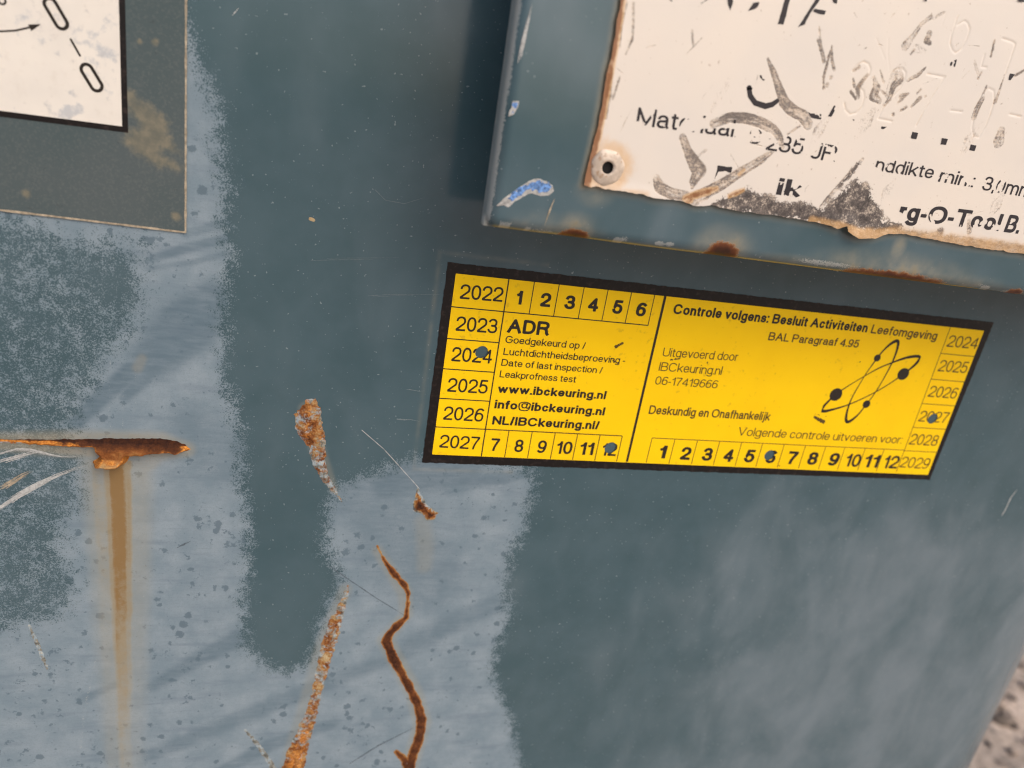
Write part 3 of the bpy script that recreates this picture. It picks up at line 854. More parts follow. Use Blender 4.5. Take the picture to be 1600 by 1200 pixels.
O_ = lambda cx, cy, rx, ry: E_(cx, cy, rx, ry, 90, 450)      # closed bowl
SIX = [O_(.5, .62, .5, .62), E_(.62, .72, .62, 1.28, 58, 180)]
GL = {  # char: (kind, ink width, strokes)   kind c = caps scale 0..2, l = lower case
    '0': ('c', .62, [O_(.5, 1, .5, 1)]), '1': ('c', .36, [[(.0, 1.5), (.45, 1.58), (.92, 1.95)], [(.97, 2), (.97, 0)]]),
    '2': ('c', .63, [E_(.5, 1.42, .5, .58, 172, -38) + [(.0, .12), (0, 0), (1, 0)]]),
    '3': ('c', .63, [E_(.48, 1.5, .45, .5, 160, -80) + [(.38, 1.03)], E_(.48, .52, .52, .52, 80, -165)]),
    '4': ('c', .66, [[(.76, 0), (.76, 1.95), (0, .62), (0, .5), (1, .5)]]),
    '5': ('c', .63, [[(.92, 2), (.2, 2), (.07, .98)] + E_(.48, .64, .52, .64, 132, -162)]),
    '6': ('c', .62, SIX), '9': ('c', .62, [[(1 - x, 2 - y) for x, y in s] for s in SIX]),
    '7': ('c', .62, [[(0, 2), (1, 2), (1, 1.88), (.62, 1.05), (.42, .45), (.36, 0)]]),
    '8': ('c', .62, [O_(.5, 1.52, .44, .48), O_(.5, .53, .5, .53)]),
    'A': ('c', .88, [[(0, 0), (.5, 2), (1, 0)], [(.2, .72), (.8, .72)]]),
    'B': ('c', .76, [[(0, 0), (0, 2), (.55, 2)] + E_(.55, 1.53, .4, .47, 90, -90) + [(0, 1.06)], [(.5, 1.06)] + E_(.57, .53, .43, .53, 90, -90) + [(0, 0)]]),
    'C': ('c', .88, [E_(.5, 1, .5, 1, 35, 325)]), 'D': ('c', .80, [[(0, 1), (0, 2), (.42, 2)] + E_(.42, 1, .58, 1, 90, -90) + [(0, 0), (0, 1)]]),
    'F': ('c', .66, [[(0, 0), (0, 2), (1, 2)], [(0, 1.05), (.85, 1.05)]]), 'G': ('c', .90, [E_(.5, 1, .5, 1, 38, 318) + [(.96, .55), (1, .95), (.55, .95)]]),
    'I': ('c', None, [[(0, 0), (0, 2)]]), 'J': ('c', .58, [[(1, 2), (1, .6)] + E_(.5, .6, .5, .6, 0, -175)]),
    'K': ('c', .82, [[(0, 0), (0, 2)], [(.95, 2), (0, .72)], [(.36, 1.15), (1, 0)]]), 'L': ('c', .62, [[(0, 2), (0, 0), (1, 0)]]),
    'M': ('c', .92, [[(0, 0), (0, 2), (.5, .1), (1, 2), (1, 0)]]), 'N': ('c', .78, [[(0, 0), (0, 2), (1, 0), (1, 2)]]),
    'O': ('c', .96, [O_(.5, 1, .5, 1)]), 'P': ('c', .74, [[(0, 0), (0, 2), (.55, 2)] + E_(.55, 1.46, .45, .54, 90, -90) + [(0, .92)]]),
    'R': ('c', .80, [[(0, 0), (0, 2), (.55, 2)] + E_(.55, 1.5, .42, .5, 90, -90) + [(0, 1)], [(.5, 1), (.82, .85), (.9, .45), (.93, .12), (1, 0)]]),
    'S': ('c', .78, [E_(.5, 1.5, .46, .5, 18, 235) + E_(.5, .51, .5, .51, 55, -165)]), 'T': ('c', .78, [[(0, 2), (1, 2)], [(.5, 2), (.5, 0)]]),
    'U': ('c', .78, [[(0, 2), (0, .6)] + E_(.5, .6, .5, .6, 180, 360) + [(1, 2)]]), 'V': ('c', .84, [[(0, 2), (.5, 0), (1, 2)]]),
    'W': ('c', 1.2, [[(0, 2), (.25, 0), (.5, 2), (.75, 0), (1, 2)]]),
    'a': ('l', .60, [E_(.47, .66, .43, .34, 160, 0) + [(.9, .16), (1, 0)], [(.9, .6), (.42, .53)] + E_(.38, .27, .38, .27, 95, 270) + E_(.45, .38, .45, .38, 275, 350)]),
    'b': ('l', .60, [[(0, 0), (0, 2)], O_(.5, .5, .5, .5)]), 'c': ('l', .57, [E_(.5, .5, .5, .5, 35, 325)]),
    'd': ('l', .60, [[(1, 0), (1, 2)], O_(.5, .5, .5, .5)]), 'e': ('l', .60, [[(0, .5), (1, .5)] + E_(.5, .5, .5, .5, 0, 322)]),
    'f': ('l', .36, [[(1, 2), (.75, 2), (.5, 1.92), (.42, 1.7), (.42, 0)], [(0, 1), (.95, 1)]]),
    'g': ('l', .60, [O_(.5, .5, .5, .5), [(1, 1), (1, -.5)] + E_(.5, -.5, .5, .5, 0, -155)]),
    'h': ('l', .57, [[(0, 0), (0, 2)], [(0, .5)] + E_(.5, .5, .5, .5, 170, 0) + [(1, 0)]]), 'i': ('l', None, [[(0, 0), (0, 1)], [(0, 2), (0, 1.99)]]),
    'j': ('l', .25, [[(1, 1), (1, -.6), (.7, -1), (.1, -1)], [(1, 2), (1, 1.99)]]), 'k': ('l', .58, [[(0, 0), (0, 2)], [(.95, 1), (0, .28)], [(.36, .55), (1, 0)]]),
    'l': ('l', None, [[(0, 0), (0, 2)]]), 'm': ('l', .93, [[(0, 0), (0, 1)], [(0, .5)] + E_(.25, .55, .25, .45, 170, 0) + [(.5, 0)], [(.5, .5)] + E_(.75, .55, .25, .45, 170, 0) + [(1, 0)]]),
    'n': ('l', .57, [[(0, 0), (0, 1)], [(0, .5)] + E_(.5, .5, .5, .5, 170, 0) + [(1, 0)]]), 'o': ('l', .62, [O_(.5, .5, .5, .5)]),
    'p': ('l', .60, [[(0, 1), (0, -1)], O_(.5, .5, .5, .5)]), 'r': ('l', .35, [[(0, 0), (0, 1)], [(0, .45)] + E_(.85, .42, .85, .58, 165, 85)]),
    's': ('l', .56, [E_(.5, .76, .43, .24, 18, 240) + E_(.5, .26, .5, .26, 55, -165)]), 't': ('l', .35, [[(.42, 1.55), (.42, .22), (.6, 0), (1, 0)], [(0, 1), (1, 1)]]),
    'u': ('l', .57, [[(0, 1), (0, .5)] + E_(.5, .5, .5, .5, 180, 350), [(1, 1), (1, 0)]]), 'v': ('l', .58, [[(0, 1), (.5, 0), (1, 1)]]),
    'w': ('l', .88, [[(0, 1), (.25, 0), (.5, 1), (.75, 0), (1, 1)]]),
    '/': ('c', .34, [[(0, 0), (1, 2)]]), '.': ('l', None, [[(0, 0), (0, .01)]]), ':': ('l', None, [[(0, 0), (0, .01)], [(0, 1), (0, .99)]]),
    ',': ('l', None, [[(0, 0), (0, .01)], [(0, 0), (-.6, -.5)]]), '-': ('l', .30, [[(0, .5), (1, .5)]]),
    '@': ('l', 1.1, [E_(.5, .8, .5, 1.2, -55, 305 - 10), E_(.48, .85, .22, .5, 90, 450), [(.74, 1.3), (.68, .45), (.78, .32)] + E_(.72, .9, .28, .6, -60, 20)]),
}
XH, DSC = 0.735, 0.27


def glyph_strokes(ch, r):
    kind, w, st = GL[ch]
    if w is None: w = 2 * r

    def my(y):
        if kind == 'c': return r + y / 2 * (1 - 2 * r)
        if y < 0: return r + (-y) * (-DSC)
        if y <= 1: return r + y * (XH - 2 * r)
        return (XH - r) + (y - 1) * (1 - XH)
    return w, [np.array([(r + x * (w - 2 * r), my(y)) for x, y in s]) for s in st]


def glyph_field(X, Y, strokes, r):
    d = np.full(X.shape, 9.0)
    for P in strokes:
        n = len(P); closed = np.hypot(*(P[0] - P[-1])) < 1e-4
        for i in range(n - 1):
            a, b = P[i], P[i + 1]; L = math.hypot(*(b - a))
            if L < 1e-6: continue
            u = (b - a) / L
            e0 = r if (i == 0 and not closed) else 0; e1 = r if (i == n - 2 and not closed) else 0
            t = (X - a[0]) * u[0] + (Y - a[1]) * u[1]; q = np.abs(-(X - a[0]) * u[1] + (Y - a[1]) * u[0])
            hx = (L + e0 + e1) / 2; t = np.abs(t - (L + e1 - e0) / 2)
            dx, dy = t - hx, q - r
            d = np.minimum(d, np.minimum(np.maximum(dx, dy), 0) + np.hypot(np.maximum(dx, 0), np.maximum(dy, 0)))
            if i > 0 or closed: d = np.minimum(d, np.hypot(X - a[0], Y - a[1]) - r)
    return d


WT = {'light': 0.054, 'regular': 0.065, 'medium': 0.080, 'bold': 0.098}


def layout(text, r):
    x = 0; out = []; gap = 0.085
    for ch in text:
        if ch == ' ': x += 0.30; continue
        rg_ = r * 0.62 if ch == '@' else r
        w, st = glyph_strokes(ch, rg_)
        out.append((x, w, st, rg_)); x += w + gap
    return out, x - gap


def text_mesh(name, text, p0, p1, cap_px, weight, plane, y, mat, parent, wear=None, cell=1 / 30, slant=0.0):
    """text between two baseline pixels p0 and p1; cap height in photo pixels"""
    A, B = at(*p0, plane), at(*p1, plane)
    U = at(p0[0], p0[1] - cap_px, plane)
    hgt = abs(U[1] - A[1])
    r = WT[weight]
    lay, W = layout(text, r)
    sx = np.hypot(*(B - A)) / W
    ux = (B - A) / np.hypot(*(B - A)); uz = np.array([-ux[1], ux[0]])
    V, T, nv = [], [], 0
    for x0, w, st, rg_ in lay:
        gx = np.arange(-0.06, w + 0.06 + cell, cell); gy = np.arange(-0.36, 1.06, cell)
        lo = min(s[:, 1].min() for s in st) - r - 2 * cell; gy = gy[gy > lo]
        X, Y = np.meshgrid(gx, gy)
        Fd = glyph_field(X, Y, st, rg_)
        PX = A[0] + (x0 + X) * sx * ux[0] + Y * hgt * uz[0] + 0 * slant
        PZ = A[1] + (x0 + X) * sx * ux[1] + Y * hgt * uz[1]
        if wear is not None: Fd = np.maximum(Fd, wear(PX, PZ) / hgt)
        res = march_raw(PX, PZ, Fd, y)
        if res is None: continue
        v, t = res
        V.append(v); T.append(t + nv); nv += len(v)
    if not V: return None
    return mesh(name, np.concatenate(V), np.concatenate(T), mat, parent)


def march_raw(X, Z, F, y):
    global mesh
    keep = {}
    real = mesh
    def grab(name, v, f, mat, parent, attrs=None, smooth=True):
        keep['r'] = (v, f); return None
    mesh = grab
    try: march(X, Z, F, y, '', None, None)
    finally: mesh = real
    return keep.get('r')


def strip(pts, width_m, y, V, Fc):
    """flat line between two plane points"""
    a, b = np.array(pts[0]), np.array(pts[1]); u = (b - a) / np.hypot(*(b - a)); nrm = np.array([-u[1], u[0]]) * width_m / 2
    n = len(V)
    for p in (a - nrm, b - nrm, b + nrm, a + nrm): V.append((p[0], y, p[1]))
    Fc.append((n, n + 1, n + 2, n + 3))


# ------------------------------------------------------------------ yellow inspection sticker
def build_sticker():
    Y0 = 0.0
    TL, TR, BR, BL = at(700, 410), at(1552, 504), at(1452, 749), at(660, 722)
    st = thing('inspection_sticker', tuple(np.array([(BL[0] + BR[0]) / 2, -0.0001, BL[1]])), 'yellow inspection sticker with black border, year grid and small atom emblem', 'sticker')
    # black border with slightly nibbled edge
    cell = 0.0002
    xs = np.arange(BL[0] - 0.002, TR[0] + 0.002, cell); zs = np.arange(BR[1] - 0.002, TL[1] + 0.002, cell)
    X, Z = np.meshgrid(xs, zs)
    d = poly_sdf(X, Z, [BL, BR, TR, TL]) + 0.00022 * vnoise(X, Z, 900, 3, 3) - 0.0001
    f = [at(675, 709.5), at(1449, 741.5), at(1537, 516.5), at(712, 427)]
    # four punched holes show the paint below: cut them out of face and border
    face_y = -0.00022
    holes = [(752.3, 549.8, 9.6), (953.5, 699.2, 8.6), (1456.5, 653.8, 7.2), (1201.8, 710.8, 7.6)]
    x2 = np.arange(f[0][0] - 0.001, f[2][0] + 0.001, cell); z2 = np.arange(f[1][1] - 0.001, f[3][1] + 0.001, cell)
    X2, Z2 = np.meshgrid(x2, z2)
    HC = [(at(hx, hy), pxsize(hx, hy) * hr) for hx, hy, hr in holes]

    def cut(x, z):
        w_ = np.full(np.shape(x), -1.0)
        for c, r_ in HC: w_ = np.maximum(w_, r_ * (1 + 0.05 * np.sin(2 * np.arctan2(z - c[1], x - c[0]))) - np.hypot(x - c[0], z - c[1]))
        return w_
    d = np.maximum(d, cut(X, Z))
    march(X, Z, d, -0.00012, 'border', M_BLK, st)
    d2 = np.maximum(poly_sdf(X2, Z2, f), cut(X2, Z2))
    face = march(X2, Z2, d2, face_y, 'yellow_face', M_YEL, st)
    LY = face_y - 0.00003; TY = face_y - 0.00006
    z1 = lambda x, y: at(640 + x * .291667, 390 + y * .291667)
    zz = lambda x, y: at(960 + x * .375, 440 + y * .375)
    p1 = lambda x, y: (640 + x * .291667, 390 + y * .291667)
    p2 = lambda x, y: (960 + x * .375, 440 + y * .375)
    V, Fc = [], []
    lw = 0.00028
    # left half: year column, month rows
    xcol = (z1(530, 160)[0] + z1(385, 1100)[0]) / 2
    xl = f[0][0]; top = f[3][1]; bot = f[0][1]
    strip([(xcol, bot), (xcol, top)], lw * 1.4, LY, V, Fc)
    xr = z1(1313, 245)[0]
    rows = [z1(228, 305)[1], z1(205, 475)[1], z1(185, 637)[1], z1(162, 795)[1], z1(142, 948)[1]]
    for i, z in enumerate(rows):
        x1 = xr if i in (0, 4) else xcol
        if i == 4: x1 = z1(1135, 1000)[0]
        strip([(xl, z), (x1, z)], lw * 1.2, LY - 0.000004, V, Fc)
    for k, (xt, xb) in enumerate(zip([668, 800, 933, 1063, 1187, 1313], [640, 772, 905, 1030, 1157, 1278])):
        x = (z1(xt, 165 + k * 14)[0] + z1(xb, 345 + k * 10)[0]) / 2
        strip([(x, rows[0]), (x, top)], lw, LY, V, Fc)
    for k, (xt, xb) in enumerate(zip([530, 655, 778, 897, 1018, 1135], [510, 632, 755, 875, 993, 1112])):
        x = (z1(xt, 970 + k * 5)[0] + z1(xb, 1108 + k * 4)[0]) / 2
        strip([(x, bot), (x, rows[4])], lw, LY, V, Fc)
    mesh('grid_lines', V, np.array(Fc), M_INK, face, smooth=False)
    V, Fc = [], []
    xd = (at(1038.5, 461)[0] + at(980, 721)[0]) / 2
    strip([(xd, bot), (xd, top)], 0.00085, LY - 0.000008, V, Fc)
    mesh('divider_line', V, np.array(Fc), M_INK, face, smooth=False)
    V, Fc = [], []
    xy = (zz(1398, 188)[0] + zz(1170, 800)[0]) / 2; xe = f[2][0]
    zr = zz(155, 650)[1]
    strip([(xy, bot), (xy, top)], lw, LY, V, Fc)
    for a in ((1355, 298), (1312, 405), (1278, 507), (1240, 606), (1200, 703)):
        strip([(xy, zz(*a)[1]), (xe, zz(*a)[1])], lw, LY - 0.000004, V, Fc)
    xm0 = (zz(155, 650)[0] + zz(133, 750)[0]) / 2
    strip([(xm0, zr), (xy, zr)], lw, LY - 0.000004, V, Fc)
    for k, (xt, xb) in enumerate(zip([155, 250, 345, 437, 528, 614, 703, 795, 875, 955, 1043, 1122], [133, 228, 320, 412, 503, 590, 680, 765, 852, 930, 1010, 1087])):
        x = (zz(xt, 650 + 4.2 * k)[0] + zz(xb, 750 + 4.2 * k)[0]) / 2
        strip([(x, bot), (x, zr)], lw, LY, V, Fc)
    mesh('grid_lines', V, np.array(Fc), M_FADE, face, smooth=False)
    t = lambda s, a, b, cap, wgt, mat=M_INK: text_mesh('printed_text', s, a, b, cap, wgt, 0.0, TY, mat, face, cut)
    for s, a, b, c in (('2022', (267, 262), (495, 279), 80), ('2023', (245, 433), (465, 448), 79), ('2024', (222, 596), (437, 609), 78), ('2025', (200, 759), (413, 771), 75), ('2026', (178, 909), (390, 921), 73), ('2027', (157, 1058), (367, 1070), 70)):
        t(s, p1(*a), p1(*b), c * .2917, 'regular')
    for s, cx, cy, w in (('1', 583, 293, 30), ('2', 723, 305, 54), ('3', 853, 318, 54), ('4', 977, 330, 54), ('5', 1107, 343, 52), ('6', 1232, 356, 52)):
        t(s, p1(cx - w / 2, cy - w * .04), p1(cx + w / 2, cy + w * .04), 75 * .2917, 'bold')
    for s, cx, cy, w in (('7', 452, 1077, 46), ('8', 580, 1083, 46), ('9', 703, 1088, 46), ('10', 823, 1093, 82), ('11', 942, 1098, 74), ('12', 1063, 1103, 76)):
        t(s, p1(cx - w / 2, cy - w * .02), p1(cx + w / 2, cy + w * .02), 68 * .2917, 'medium')
    t('ADR', p1(520, 443), p1(742, 460), 76 * .2917, 'bold')
    t('Goedgekeurd op /', p1(510, 498), p1(937, 533), 39 * .2917, 'regular')
    t('Luchtdichtheidsbeproeving -', p1(500, 562), p1(1150, 610), 38 * .2917, 'regular')
    t('Date of last inspection /', p1(489, 620), p1(1028, 663), 37 * .2917, 'regular')
    t('Leakprofness test', p1(480, 682), p1(887, 711), 37 * .2917, 'regular')
    t('www.ibckeuring.nl', p1(470, 765), p1(1047, 800), 46 * .2917, 'bold')
    t('info@ibckeuring.nl', p1(452, 848), p1(1040, 887), 46 * .2917, 'bold')
    t('NL/IBCkeuring.nl/', p1(440, 935), p1(1010, 962), 47 * .2917, 'bold')
    t('Controle volgens: Besluit Activiteiten', p2(241, 133), p2(1048, 211), 43 * .375, 'bold', M_INK)
    t('Leefomgeving', p2(1064, 214), p2(1337, 243), 38 * .375, 'medium', M_FADE)
    t('BAL Paragraaf 4.95', p2(637, 243), p2(1012, 275), 35 * .375, 'medium', M_FADE)
    t('Uitgevoerd door', p2(198, 310), p2(510, 330), 37 * .375, 'light', M_FADE)
    t('IBCkeuring.nl', p2(182, 370), p2(443, 388), 37 * .375, 'light', M_FADE)
    t('06-17419666', p2(166, 427), p2(425, 444), 35 * .375, 'light', M_FADE)
    t('Deskundig en Onafhankelijk', p2(140, 550), p2(643, 578), 37 * .375, 'medium', M_FADE)
    t('Volgende controle uitvoeren voor:', p2(510, 640), p2(1192, 674), 36 * .375, 'light', M_FADE)
    for s, a, b, c in (('2024', (1380, 270), (1505, 280), 50), ('2025', (1343, 372), (1461, 381), 49), ('2026', (1302, 478), (1418, 487), 47), ('2027', (1262, 581), (1381, 588), 46), ('2028', (1223, 677), (1338, 684), 46), ('2029', (1184, 772), (1302, 780), 46)):
        t(s, p2(*a), p2(*b), c * .375, 'light', M_FADE)
    for k, (s, cx, cy) in enumerate((('1', 195, 735), ('2', 290, 741), ('3', 380, 745), ('4', 468, 749), ('5', 555, 752), ('6', 643, 755), ('7', 732, 759), ('8', 817, 762), ('9', 905, 766), ('10', 985, 770), ('11', 1062, 773), ('12', 1143, 777))):
        w = 28 if s == '1' else (40 if len(s) == 1 else 60)
        t(s, p2(cx - w / 2, cy - w * .025), p2(cx + w / 2, cy + w * .025), 54 * .375, 'bold' if k < 9 else 'medium', M_INK)
    # atom emblem: two orbits with swelling ends and four dots
    A_ = [(658, 155, 10), (645, 230, 7), (605, 325, 5), (540, 445, 3.5), (480, 540, 3.5), (430, 605, 4), (370, 680, 6), (310, 728, 10), (284, 724, 10), (290, 660, 7), (320, 570, 4.5), (375, 470, 3.2), (430, 380, 3.2), (508, 272, 5), (560, 210, 6), (620, 160, 10), (658, 155, 10)]
    B_ = [(815, 268, 9), (790, 310, 10), (740, 355, 7), (695, 390, 5), (600, 455, 3.6), (500, 515, 3.6), (390, 570, 3.6), (290, 612, 4.5), (200, 640, 7), (125, 656, 10), (108, 640, 10), (150, 590, 7.5), (210, 535, 5), (320, 460, 3.2), (430, 395, 3.2), (520, 345, 4.5), (600, 312, 5), (700, 275, 8), (780, 260, 10), (815, 268, 9)]

    def cr(P, n=6):
        P = np.array(P[:-1]); out = []
        for i in range(len(P)):
            a, b, c, d_ = P[i - 1], P[i], P[(i + 1) % len(P)], P[(i + 2) % len(P)]
            for t_ in np.linspace(0, 1, n, endpoint=False):
                out.append(.5 * (2 * b + (c - a) * t_ + (2 * a - 5 * b + 4 * c - d_) * t_ ** 2 + (3 * b - a - 3 * c + d_) * t_ ** 3))
        out.append(out[0]); return out
    s7 = 300 / 1385
    tl, br = at(1260, 500), at(1560, 760)
    lo, hi = at(1275, 665), at(1450, 525)
    gx = np.arange(lo[0], hi[0], 0.0001); gz = np.arange(at(1330, 680)[1], hi[1], 0.0001)
    X, Z = np.meshgrid(gx, gz); d = np.full(X.shape, 1e9)
    k = pxsize(1360, 600) * s7
    for C_ in (A_, B_):
        Q = cr(C_); P = ats([q[:2] for q in Q], 0, s7, 1260, 500); d = np.minimum(d, stroke_sdf(X, Z, P, [max(q[2], 2) * k for q in Q]))
    for cx, cy, rr in ((508, 272, 23), (695, 388, 40), (210, 536, 42), (430, 605, 26)):
        c = at(1260 + cx * s7, 500 + cy * s7); d = np.minimum(d, np.hypot((X - c[0]) * 0.95, (Z - c[1])) - rr * k)
    march(X, Z, d, TY, 'atom_emblem', M_INK, face)
    # scuffed dirt specks
    for pts in ([(962, 541, 4), (972, 536, 3)], [(958, 563, 3), (966, 568, 2)], [(1272, 651, 3), (1286, 659, 4)], [(1343, 565, 2.5)], [(1048, 562, 3), (1060, 560, 2)], [(1105, 566, 2.5)], [(1270, 646, 1.5), (1290, 650, 1.5)], [(1217, 727, 2)]):
        P = ats([p[:2] for p in pts]); kk = pxsize(*pts[0][:2])
        X, Z = np.meshgrid(np.arange(P[:, 0].min() - 0.002, P[:, 0].max() + 0.002, 0.00012), np.arange(P[:, 1].min() - 0.002, P[:, 1].max() + 0.002, 0.00012))
        d = stroke_sdf(X, Z, P, [p[2] * kk for p in pts]) + 0.0007 * np.abs(vnoise(X, Z, 1300, 4, 2)) + 0.0002
        march(X, Z, d, TY - 0.000006, 'dirt_speck', M_FADE, face)

build_sticker()


# ------------------------------------------------------------------ instruction placard, upper left
def build_placard():
    ed = (at(290, 0)[0] + at(290, 362)[0]) / 2; bz0, bz1 = at(0, 327), at(290, 362)
    L = -0.19; T = 0.16
    pl = thing('instruction_placard', (ed - 0.07, -0.0001, bz1[1]), 'dark grey laminated placard with black framed white diagram at upper left', 'placard')
    slope = (bz1[1] - bz0[1]) / (bz1[0] - bz0[0])
    bl = (L, bz1[1] + slope * (L - bz1[0]))
    cell = 0.0005
    xs = np.arange(L, ed + cell, cell); zs = np.arange(min(bl[1], bz1[1]) - 0.002, T, cell)
    g = Grid(xs, zs); X, Z = g.X, g.Z
    d = poly_sdf(X, Z, [bl, (ed, bz1[1]), (ed, T), (L, T)])
    stain = np.zeros(X.shape)
    BL_ = ats([(640, 450), (700, 500), (770, 550), (832, 610), (822, 660), (870, 730), (888, 757), (800, 730), (785, 760), (850, 800), (888, 832), (780, 818), (700, 775), (615, 700), (640, 640), (690, 640), (690, 590), (630, 540)], 0, .3167, 0, 0)
    ds = poly_sdf(X, Z, BL_)
    stain = np.clip(0.62 - ds / 0.0045, 0, 0.95)
    k = pxsize(200, 100) * .3167
    for cx, cy, r_ in ((690, 205, 16), (765, 207, 22), (135, 955, 24), (870, 1065, 28), (645, 475, 30)):
        c = at(cx * .3167, cy * .3167); q = np.hypot(X - c[0], Z - c[1])
        stain = np.maximum(stain, np.clip(1.1 - 0.6 * q / (r_ * k), 0, 1))
    march(X, Z, d, -0.00035, 'backing', M_LAM, pl, {'stain': stain})
    # rim of dried dirt along the edges
    rim = np.abs(d + 0.0001) - 0.00030 - 0.00018 * vnoise(X, Z, 500, 6, 3)
    xs2 = np.arange(-0.115, ed + 0.001, 0.00018); zs2 = np.arange(bz1[1] - 0.002, 0.075, 0.00018)
    X2, Z2 = np.meshgrid(xs2, zs2)
    d2 = poly_sdf(X2, Z2, [bl, (ed, bz1[1]), (ed, T), (L, T)])
    march(X2, Z2, np.abs(d2 - 0.0001) - 0.00024 - 0.00014 * vnoise(X2, Z2, 500, 6, 3), -0.00040, 'dirt_rim', M_RIM, pl)
    # black frame and white face
    e = (at(188, 0)[0] + at(190, 197)[0]) / 2; w0, w1 = at(0, 172.6), at(189, 197)
    sl = (w1[1] - w0[1]) / (w1[0] - w0[0]); fb = 0.0013
    slab('frame', [(L + 0.01, w1[1] + sl * (L + 0.01 - e) - fb), (e + fb, w1[1] - fb), (e + fb, T - 0.01), (L + 0.01, T - 0.01)], -0.00036, -0.00042, M_BLK, pl)
    face = slab('white_face', [(L + 0.0115, w1[1] + sl * (L + 0.0115 - e)), (e, w1[1]), (e, T - 0.012), (L + 0.0115, T - 0.012)], -0.00043, -0.00050, M_WHITE, pl)
    Y = -0.00054; s5 = .3167
    gx = np.arange(-0.095, e, 0.00015); gz = np.arange(w1[1], 0.085, 0.00015)
    X, Z = np.meshgrid(gx, gz)
    k = pxsize(100, 60) * s5

    def ring(a, b, r_, sw):
        P = ats([a, b], 0, s5)
        return np.abs(stroke_sdf(X, Z, P, [r_ * k, r_ * k])) - sw * k
    for nm, dd in (('oval_mark', ring((252, 22), (307, 115), 28, 8.5)), ('oval_mark', ring((432, 345), (479, 422), 28, 8.5)),
                   ('dash_mark', stroke_sdf(X, Z, ats([(353, 195), (398, 275)], 0, s5), [5.5 * k] * 2)),
                   ('circle_mark', ring((15, 5), (15, 5.1), 16, 5)),
                   ('arrow_mark', np.minimum(stroke_sdf(X, Z, ats([(-60, 157), (0, 156), (80, 152), (165, 133)], 0, s5), [4.5 * k] * 4), poly_sdf(X, Z, ats([(208, 120), (142, 122), (152, 137), (158, 155)], 0, s5))))):
        march(X, Z, dd, Y, nm, M_INK, face)


build_placard()

# ------------------------------------------------------------------ plate holder and riveted data plate
B = BRK_Y


